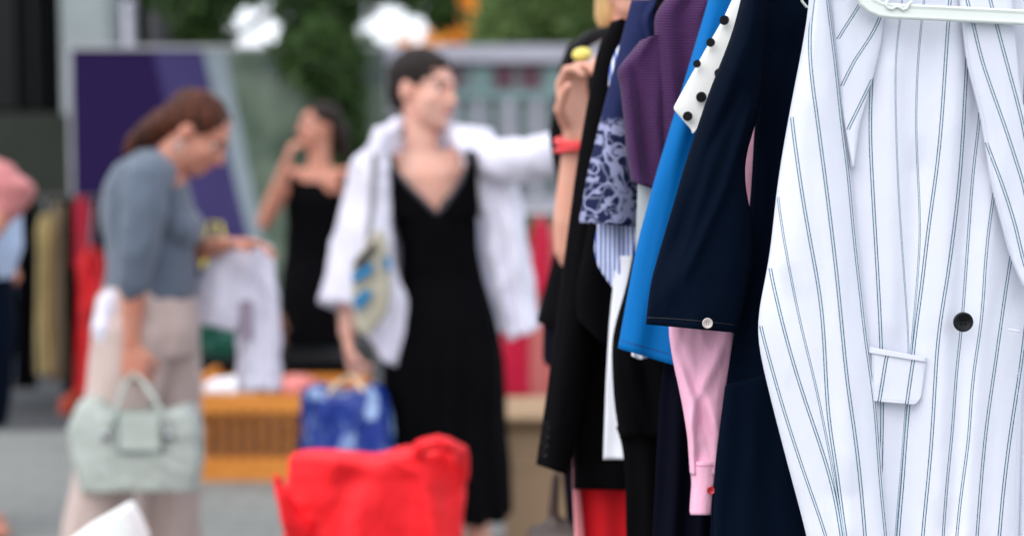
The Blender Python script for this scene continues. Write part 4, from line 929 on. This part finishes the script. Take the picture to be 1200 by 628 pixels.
# ================================================================ STALLS AND BACKDROP
# wooden crate bench
wm = Mat('orange_varnished_wood', (196, 112, 36), .45); wm.color(wm.mix(wm.ramp(wm.noise(14, wm.coord('Object', (.4, 6, 6)), 4), .3, .7), (196, 118, 34), (228, 150, 62))); wm.bump(wm.noise(30, wm.coord('Object', (.4, 6, 6))), .002); M['wood'] = wm.m
cr = thing('slatted_crate', 'orange varnished wooden crate with upright slats, white clothes on top', 'crate', W(310, 567, 5.9))
dC = 5.9
g = Geo(); g.slab(222, 462, 425, 484, dC, .03); g.build('top_rail', M['wood'], cr, bevel=.004)
g = Geo(); g.slab(222, 537, 425, 566, dC, .03); g.build('bottom_rail', M['wood'], cr, bevel=.004)
for i in range(13):
    x = 226 + i * 15.6; g = Geo(); g.slab(x, 483.5, x + 5.6, 537.5, dC + .005, .02); g.build('slat', M['wood'], cr, bevel=.002)
for x in (222, 412):
    g = Geo(); a = W(x + 6, 515, dC); g.box((a.x, dC + .25, .22), .03, .44, .40); g.build('end_board', M['wood'], cr, bevel=.003)
g = Geo(); a = W(323, 500, dC); g.box((a.x, dC + .48, .2), .66, .02, .36); g.build('back_board', M['wood'], cr)
g = Geo(); g.box((a.x, dC + .25, .03), .64, .42, .02); g.build('floor_board', M['wood'], cr)
def heap(name, label, cat, mat, c, r, seed, group=None, wr=.02):
    o = thing(name, label, cat, Vector(c)); g = Geo(); rr_ = random.Random(seed)
    for k in range(6):
        p = Vector(c) + Vector((rr_.uniform(-.5, .5) * r[0], rr_.uniform(-.5, .5) * r[1], r[2] * rr_.uniform(.1, .5)))
        g.ell(p, Vector((r[0] * .6, 0, .02)), Vector((0, r[1] * .6, 0)), Vector((0, 0, r[2] * .5)))
    g.skinned('cloth', mat, o, .012, 2, wr=wr, wsc=(14, 14, 18), seed=seed)
    return o
zc = W(300, 462, dC).z
heap('folded_clothes', 'white folded clothes lying along the crate top', 'clothes', M['white_cloth'], (W(270, 460, dC).x, dC + .1, zc), (.16, .12, .045), 3)
heap('folded_clothes', 'small red garment on the crate beside the white clothes', 'clothes', M['salmon'], (W(342, 460, dC).x, dC + .12, zc), (.07, .1, .05), 5)
heap('folded_clothes', 'coloured clothes packed inside the slatted crate', 'clothes', fabric('mauve_mix', (62, 55, 72)), (W(310, 520, dC).x, dC + .17, .02), (.46, .10, .42), 8)
# low dark stall table behind the crate with clothes
tb = thing('stall_table', 'dark low stall table behind the crate piled with clothes', 'table', (W(300, 440, 6.5).x, 6.7, 0))
g = Geo(); g.box((W(270, 440, 6.5).x, 6.75, .43), 1.25, .6, .03); g.build('table_top', M['plastic_black'], tb, bevel=.004)
for dx in (-.58, .58):
    for dy in (-.26, .26):
        g = Geo(); g.box((W(270, 440, 6.5).x + dx, 6.75 + dy, .21), .04, .04, .415); g.build('leg', M['plastic_black'], tb)
g = Geo(); g.box((W(270, 440, 6.5).x, 6.47, .28), 1.2, .012, .26); g.build('skirt_cloth', M['dark_cloth'], tb)
xt = W(255, 400, 6.6).x
heap('folded_clothes', 'bottle green folded garment on the dark stall table', 'clothes', M['green_cloth'], (xt, 6.6, .45), (.16, .14, .14), 11)
heap('folded_clothes', 'brown folded garment next to the green one on the stall table', 'clothes', fabric('brown_cloth', (112, 70, 52)), (xt + .22, 6.65, .45), (.1, .12, .2), 12)
yb_ = thing('hanging_bag', 'bright yellow cloth bag hanging behind the bowing woman\'s hand', 'bag', W(252, 330, 6.9))
panel('bag_cloth', M['yellow_cloth'], yb_, [(236, 292), (238, 330)], [(268, 292), (264, 330)], 6.9, thick=.08, nx=12, ny=14, fold=.01, nf=2)
g = Geo(); g.tube([W(240, 294, 6.9), W(246, 262, 6.92), W(258, 262, 6.92), W(264, 294, 6.9)], .008, 6); g.build('handle', M['yellow_cloth'], yb_, True)

# rack of clothes at the far left
d6 = 7.7
fr = thing('clothes_rail', 'low clothes rail with dark, straw and red dresses at far left', 'clothes rail', (W(40, 470, d6).x, d6, 0))
a = W(-60, 232, d6); b = W(128, 232, d6)
Geo().tube([a, b], .015, 10).build('rail', M['shoe'], fr, True)
for p in (a, b): Geo().tube([p, Vector((p.x, p.y, .02))], .015, 10).build('post', M['shoe'], fr, True)
FAR = [(-40, -8, 250, 430, 'deep_navy', 'midnight blue dress leftmost on the far rail', 1), (-6, 18, 262, 440, 'blue_sky', 'light blue long shirt on the far rail', 2), (16, 42, 240, 455, 'dark_cloth', 'black dress left of the straw one on the far rail', 3), (40, 66, 262, 440, 'gold', 'straw yellow long dress on the far rail', 4),
       (56, 78, 250, 446, 'cream', 'cream dress right of the straw one on the far rail', 6), (74, 92, 244, 462, 'dark_cloth', 'black dress between the cream and the red dress', 5), (84, 108, 240, 312, 'crimson', 'short crimson blouse before the long red dress', 7), (88, 124, 300, 470, 'red_cloth', 'long red dress nearly touching the ground', 8), (108, 134, 246, 450, 'dark_cloth', 'black dress rightmost on the far rail', 9)]
for x0, x1, y0, y1, mt, lb, sd_ in FAR:
    dk = d6 + (-.16 if mt == 'red_cloth' else -.05 if mt in ('gold', 'crimson') else .0) + sd_ * .008
    o = garment('dress' if mt not in ('crimson', 'blue_sky') else 'blouse', lb, 'dress' if mt not in ('crimson', 'blue_sky') else 'blouse', dk, ((x0 + x1) / 2, y1))
    cx = (x0 + x1) / 2
    panel('dress_cloth', M[mt], o, [(cx - 5, y0 - 10), (x0 + 2, y0 + 6), (x0 + 4, y0 + 40), (x0, y1)], [(cx + 5, y0 - 10), (x1 - 2, y0 + 6), (x1 - 4, y0 + 40), (x1, y1)], dk, thick=.12, nx=20, ny=40, fold=.035, nf=2.6, seed=sd_, wr=.02, wsc=9)
    Geo().tube([W(cx, y0 - 8, dk), Vector((W(cx, y0, dk).x, d6, a.z))], .004, 6).build('hook', M['metal'], o, True)
ob = heap('cloth_sack', 'orange cloth sack on the ground under the red dress', 'sack', M['orange_cloth'], (W(88, 470, 7.6).x, 7.6, .0), (.07, .1, .12), 21)
# kinds behind the cropped-haired woman on the right
d7 = 7.4
r7 = thing('clothes_rail', 'low clothes rail with crimson and pink clothes right of the cropped-haired woman', 'clothes rail', (W(640, 500, d7).x, d7, 0))
a7 = W(585, 250, d7); b7 = W(720, 250, d7)
Geo().tube([a7, b7], .013, 10).build('rail', M['metal'], r7, True)
for p in (a7, b7): Geo().tube([p, Vector((p.x, p.y, .02))], .013, 10).build('post', M['metal'], r7, True)
for x0, x1, y0, y1, mt, lb, dd_, sd_ in [(588, 622, 265, 466, 'crimson', 'crimson dress beside the white shirt tail', -.06, 1), (606, 644, 300, 475, 'salmon', 'salmon pink dress half behind the crimson one', .04, 2), (622, 646, 262, 345, 'crimson', 'short crimson blouse above the salmon dress', -.1, 3), (640, 690, 262, 470, 'salmon', 'salmon dress behind the vendor elbow', .0, 4)]:
    dk = d7 + dd_; cx = (x0 + x1) / 2
    o = garment('dress', lb, 'dress', dk, (cx, y1))
    panel('dress_cloth', M[mt], o, [(cx - 4, y0 - 8), (x0 + 2, y0 + 6), (x0, y1)], [(cx + 4, y0 - 8), (x1 - 2, y0 + 6), (x1, y1)], dk, thick=.1, nx=14, ny=30, fold=.015, nf=2.5, seed=sd_)
    Geo().tube([W(cx, y0 - 6, dk), Vector((W(cx, y0, dk).x, d7, a7.z))], .004, 6).build('hook', M['metal'], o, True)
wt = thing('plastic_tub', 'white plastic tub on the ground under the salmon dress', 'tub', W(618, 505, 6.6))
g = Geo(); c = W(622, 515, 6.6); g.loft([(Vector((c.x, 6.6, .0)), Vector((.13, 0, 0)), Vector((0, .1, 0))), (Vector((c.x, 6.6, .18)), Vector((.16, 0, 0)), Vector((0, .12, 0)))], 24); g.build('tub_body', M['plastic_white'], wt, True)
g = Geo(); g.loft([(Vector((c.x, 6.6, .181)), Vector((.17, 0, 0)), Vector((0, .13, 0))), (Vector((c.x, 6.6, .2)), Vector((.17, 0, 0)), Vector((0, .13, 0)))], 24); g.build('rim', M['plastic_white'], wt, True)
cbx = thing('cardboard_box', 'tall brown cardboard box right of the cropped-haired woman\'s dress', 'box', (W(640, 600, 4.75).x, 4.9, 0))
a = W(592, 506, 4.75); b = W(700, 506, 4.75)
g = Geo(); g.box(((a.x + b.x) / 2, 4.9, a.z / 2), b.x - a.x, .3, a.z); g.build('carton', M['card'], cbx, bevel=.004)
g = Geo(); g.box(((a.x + b.x) / 2, 4.745, a.z * .74), b.x - a.x, .004, .008); g.build('tape', plain('kraft_tape', (176, 150, 118), .4), cbx)
for sgn in (-1, 1):
    g = Geo(); g.box(((a.x + b.x) / 2, 4.9 + sgn * .18, a.z + .03), b.x - a.x, .12, .004, Matrix.Rotation(sgn * .5, 3, 'X')); g.build('flap', M['card'], cbx)

# ground ---------------------------------------------------------------
def groundmat(name, col, col2, s=3):
    m = Mat(name, col, .9, spec=.25)
    n = m.noise(s, None, 6); v = m.n.new('ShaderNodeTexNoise'); v.inputs['Scale'].default_value = 120; m.l.new(m.coord(), v.inputs['Vector'])
    c = m.mix(m.ramp(n, .3, .7), tuple(srgb(col)), tuple(srgb(col2))); c = m.mix(m.math('MULTIPLY', m.ramp(v.outputs[0], .35, .7), .3), c, (60, 60, 62)); m.color(c); m.bump(v.outputs[0], .004); return m.m
def sheet(name, x0, x1, y0, y1, z, mat, th=0):
    g = Geo()
    if th: g.box(((x0 + x1) / 2, (y0 + y1) / 2, z - th / 2), x1 - x0, y1 - y0, th)
    else: g.add([(x0, y0, z), (x1, y0, z), (x1, y1, z), (x0, y1, z)], [(0, 1, 2, 3)])
    return tag(g.build(name, mat), kind='structure')
sheet('ground', -150, 150, -40, 260, -.004, groundmat('earth', (92, 92, 84), (110, 108, 96)))
def pavemat():
    m = Mat('grey_paving', (128, 132, 130), .85, spec=.3)
    mp = m.coord('Object', (1, 1, 1)); br = m.n.new('ShaderNodeTexBrick'); br.inputs['Scale'].default_value = 2.0; br.inputs['Mortar Size'].default_value = .012
    br.inputs[1].default_value = srgb((122, 125, 122)); br.inputs[2].default_value = srgb((131, 133, 129)); br.inputs[3].default_value = srgb((104, 106, 104)); m.l.new(mp, br.inputs[0])
    n = m.noise(1.3, None, 5); c = m.mix(m.math('MULTIPLY', m.ramp(n, .3, .7), .4), br.outputs[0], (106, 110, 110)); m.color(c); m.bump(m.noise(90), .003); return m.m
sheet('pavement', -12, 12, -6, 7.05, 0, pavemat())
sheet('road', -12, 12, 7.05, 9.9, .004, groundmat('asphalt', (58, 61, 64), (70, 73, 76)))

# billboard
def flat(name, mat, pts, d, parent, th=.006):
    g = Geo(); n = len(pts); a = [W(x, y, d) for x, y in pts]
    g.add(a + [p + Vector((0, th, 0)) for p in a], [tuple(range(n)), tuple(range(2 * n - 1, n - 1, -1))] + [(i, i + n, (i + 1) % n + n, (i + 1) % n) for i in range(n)])
    return g.build(name, mat, parent)
d8 = 10.2
bl = thing('billboard', 'long purple printed billboard with lilac and white slanting bands', 'billboard', (W(250, 400, d8).x, d8, 0))
pm = plain('purple_print', (34, 21, 64), .8, spec=.1, vary=.04, bump=.0004); pm2 = plain('lilac_print', (62, 56, 100), .8, spec=.1, vary=.05); wm2 = plain('pale_print', (128, 142, 150), .55)  # print colours darkened to include the tree canopy's shade
def mottled():
    m = Mat('landscape_print', (100, 116, 108), .8, spec=.15)
    c = m.mix(m.ramp(m.noise(3.2, None, 5), .35, .65), (52, 70, 56), (112, 126, 112)); c = m.mix(m.ramp(m.noise(1.2), .5, .65), c, (70, 78, 86)); m.color(c); return m.m
bot = 500
g = Geo(); g.slab(83, 58, 452, bot, d8, .05); g.build('board', pm, bl)
flat('printed_band', pm2, [(180, 59), (237, 59), (345, bot - 1), (282, bot - 1)], d8 - .008, bl)
flat('printed_band', wm2, [(237.5, 59), (264, 59), (352, bot - 1), (345.5, bot - 1)], d8 - .008, bl)
flat('printed_picture', mottled(), [(264.5, 59), (451, 59), (451, bot - 1), (352.5, bot - 1)], d8 - .008, bl)
g = Geo(); g.slab(80, 54, 455, 58, d8 - .02, .08); g.build('top_frame', M['metal'], bl)
for x in (86, 200, 320, 448):
    g = Geo(); p = W(x, 60, d8 + .1); g.box((p.x, d8 + .1, p.z / 2), .07, .07, p.z); g.build('post', M['metal'], bl)

# dark building at the left
dk = plain('dark_facade', (8, 8, 10), .9, spec=.1); gy = plain('grey_green_render', (48, 52, 48), .9, spec=.15)  # canopy shade is put into these wall colours, darker than bare render
bu = thing('shop_building', 'dark glazed building with a pale pilaster behind the far rail', 'building', (W(0, 400, 12.6).x, 12.8, 0))
g = Geo(); g.slab(-420, -420, 118, 132, 12.6, 3); g.build('dark_storey', dk, bu)
g = Geo(); g.slab(-420, 132.5, 120, 520, 12.5, 3); g.build('base_wall', gy, bu)
g = Geo(); g.slab(61, -420, 128, 134, 12.3, .4); g.build('pilaster', plain('pale_render', (140, 150, 152), .8), bu)
for x in (-150, -60, 20, 44):
    g = Geo(); g.slab(x, -400, x + 4, 130, 12.54, .05); g.build('window_frame', plain('frame_grey', (10, 12, 15), .9, spec=.1), bu)
for k, (x0, x1) in enumerate(((-146, -60), (-56, 20), (24, 44))):
    g = Geo(); g.slab(x0, -400, x1, 128, 12.57, .02); g.build('window', plain('dark_glass', (6, 8, 11), .5, spec=.2), bu)

# pavilion / glazed block behind on the right
d9 = 15
pv = thing('pavilion', 'low pale glazed pavilion with maroon windows behind the women', 'building', (W(600, 400, d9).x, d9 + 1, 0))
pw = plain('pale_lilac_paint', (168, 168, 182), .7); gl = plain('teal_glass', (112, 124, 128), .35, vary=.25); mr = plain('maroon_panel', (88, 46, 62), .5, vary=.2); tl = plain('teal_panel', (118, 146, 146), .5)
g = Geo(); g.slab(446, 74, 1500, 430, d9, 3); g.build('wall', gl, pv)
g = Geo(); g.slab(440, 53, 1500, 73.5, d9 - .15, 3.3); g.build('roof', pw, pv, bevel=.01)
xs = 452; rr9 = random.Random(5)
while xs < 900:
    ww = rr9.uniform(14, 26); g = Geo(); g.slab(xs, 76, xs + ww, 104, d9 - .03, .028); g.build('window', mr if rr9.random() < .7 else tl, pv); xs += ww + rr9.uniform(6, 14)
g = Geo(); g.slab(446, 106, 900, 116, d9 - .05, .048); g.build('string_course', tl, pv)
for x in range(455, 900, 34):
    g = Geo(); g.slab(x, 117, x + rr9.uniform(7, 12), 300, d9 - .08, .076); g.build('column', pw, pv)
g = Geo(); g.slab(446, 230, 900, 250, d9 - .1, .02); g.build('rail_band', pw, pv)
lp = thing('lamp_post', 'grey round post rising behind the purple billboard', 'post', (W(186, 300, 10.9).x, 10.9, 0))
a = W(186, 0, 10.9); Geo().tube([Vector((a.x, 10.9, 0)), Vector((a.x, 10.9, 3.0)), Vector((a.x, 10.9, 5.2))], [.08, .075, .05], 14).build('pole', plain('post_grey', (78, 78, 84), .5), lp, True)
Geo().tube([Vector((a.x, 10.9, 5.2)), Vector((a.x + .3, 10.8, 5.4)), Vector((a.x + .8, 10.7, 5.4))], [.04, .04, .09], 12).build('lamp_head', plain('lamp_grey', (120, 122, 126), .5), lp, True)
lp2 = thing('fence_post', 'thin white post beside the grey post behind the billboard', 'post', (W(152, 300, 10.7).x, 10.7, 0))
a = W(152, 14, 10.7); Geo().tube([Vector((a.x, 10.7, 0)), Vector((a.x, 10.7, a.z))], .05, 12).build('pole', pw, lp2, True)
Geo().tube([Vector((a.x, 10.7, a.z + .001)), Vector((a.x, 10.7, a.z + .04))], .06, 12).build('cap', pw, lp2, True)

# trees ----------------------------------------------------------------
bark = plain('bark', (58, 46, 38), .9, bump=.01, bscale=20)
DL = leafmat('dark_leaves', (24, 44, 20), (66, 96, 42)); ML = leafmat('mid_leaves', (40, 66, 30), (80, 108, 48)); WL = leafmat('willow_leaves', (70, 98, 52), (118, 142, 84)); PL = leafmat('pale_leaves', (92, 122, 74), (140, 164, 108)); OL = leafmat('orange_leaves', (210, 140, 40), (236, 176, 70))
def tree(name, label, base, h, r, clumps, n, size, mat, seed, group=None):
    o = thing(name, label, 'tree', Vector(base), group); g = Geo(); b = Vector(base)
    g.tube([b, b + Vector((.05, 0, h * .35)), b + Vector((-.03, .05, h * .7)), b + Vector((0, 0, h))], [r, r * .8, r * .6, r * .3], 12)
    for c, rad, _ in clumps:
        c = Vector(c); s0 = b + Vector((0, 0, h * .62)); g.tube([s0, s0.lerp(c, .5) + Vector((0, 0, .15)), c], [r * .4, r * .25, r * .08], 8)
    g.build('trunk', bark, o, True); leaves('crown', mat, clumps, n, size, o, seed); return o
def cl(x, y, d, rx, rz, w_=1, ry=None): return (W(x, y, d), (rx, ry or rx, rz), w_)
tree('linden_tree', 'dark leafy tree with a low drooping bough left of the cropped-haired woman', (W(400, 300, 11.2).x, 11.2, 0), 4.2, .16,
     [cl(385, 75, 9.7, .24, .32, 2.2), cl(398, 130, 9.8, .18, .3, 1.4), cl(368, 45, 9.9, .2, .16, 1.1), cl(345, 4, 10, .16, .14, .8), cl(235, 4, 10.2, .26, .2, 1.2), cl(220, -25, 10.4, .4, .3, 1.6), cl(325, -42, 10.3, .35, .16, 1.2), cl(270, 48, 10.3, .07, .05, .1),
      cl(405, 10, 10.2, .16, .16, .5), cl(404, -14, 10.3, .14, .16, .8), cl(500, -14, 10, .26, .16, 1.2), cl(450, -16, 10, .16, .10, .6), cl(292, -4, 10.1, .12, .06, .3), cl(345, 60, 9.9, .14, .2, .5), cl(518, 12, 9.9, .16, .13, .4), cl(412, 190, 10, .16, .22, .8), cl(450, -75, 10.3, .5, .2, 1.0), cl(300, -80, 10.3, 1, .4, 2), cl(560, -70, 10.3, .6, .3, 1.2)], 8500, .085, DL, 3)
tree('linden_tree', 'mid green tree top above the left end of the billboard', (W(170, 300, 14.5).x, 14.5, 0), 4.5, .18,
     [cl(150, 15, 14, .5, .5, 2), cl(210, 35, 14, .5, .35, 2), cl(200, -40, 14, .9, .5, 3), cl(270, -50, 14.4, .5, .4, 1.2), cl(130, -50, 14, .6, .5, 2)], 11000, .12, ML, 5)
tree('shrub_tree', 'dark green bush behind the black-dressed woman\'s head', (W(425, 300, 12.2).x, 12.2, 0), 2.0, .07,
     [cl(408, 110, 12, .35, .5, 2), cl(420, 170, 12, .35, .4, 2), cl(440, 215, 12, .4, .4, 2), cl(395, 70, 12, .4, .3, 1)], 5000, .1, DL, 6)
tree('maple_tree', 'orange tinted young tree above the cropped-haired woman\'s head', (W(520, 300, 17).x, 17, 0), 3.4, .08,
     [cl(522, 42, 16.8, .2, .18, 1.5), cl(532, 8, 16.8, .2, .3, 1.4), cl(478, 50, 16.8, .08, .06, .15), cl(508, 55, 16.8, .16, .1, .6)], 700, .13, OL, 8)
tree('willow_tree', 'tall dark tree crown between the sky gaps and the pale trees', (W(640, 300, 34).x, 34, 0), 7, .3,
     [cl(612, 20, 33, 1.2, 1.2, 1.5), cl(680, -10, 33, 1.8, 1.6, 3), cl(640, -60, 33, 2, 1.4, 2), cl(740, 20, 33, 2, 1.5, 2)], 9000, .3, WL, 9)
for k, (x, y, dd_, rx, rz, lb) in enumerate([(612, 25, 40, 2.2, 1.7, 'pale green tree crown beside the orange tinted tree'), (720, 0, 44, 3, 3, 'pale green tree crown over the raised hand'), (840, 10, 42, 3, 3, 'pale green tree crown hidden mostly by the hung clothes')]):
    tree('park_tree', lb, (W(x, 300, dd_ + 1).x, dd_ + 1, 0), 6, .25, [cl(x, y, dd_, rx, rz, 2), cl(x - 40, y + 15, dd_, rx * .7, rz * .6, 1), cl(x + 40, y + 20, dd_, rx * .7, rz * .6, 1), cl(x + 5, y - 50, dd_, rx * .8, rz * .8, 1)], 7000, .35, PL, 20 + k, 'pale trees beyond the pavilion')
bush = thing('shrub', 'small green shrub low between the white shirt tail and the vendor elbow', 'shrub', (W(625, 280, 9).x, 9, 0))
Geo().tube([Vector((W(625, 280, 9).x, 9, 0)), Vector((W(625, 280, 9).x, 9, .8))], [.03, .015], 8).build('stem', bark, bush, True)
leaves('foliage', ML, [cl(620, 283, 9, .35, .14, 1), cl(660, 286, 9, .3, .14, 1), cl(640, 350, 9, .4, .3, 1)], 1500, .07, bush, 4)
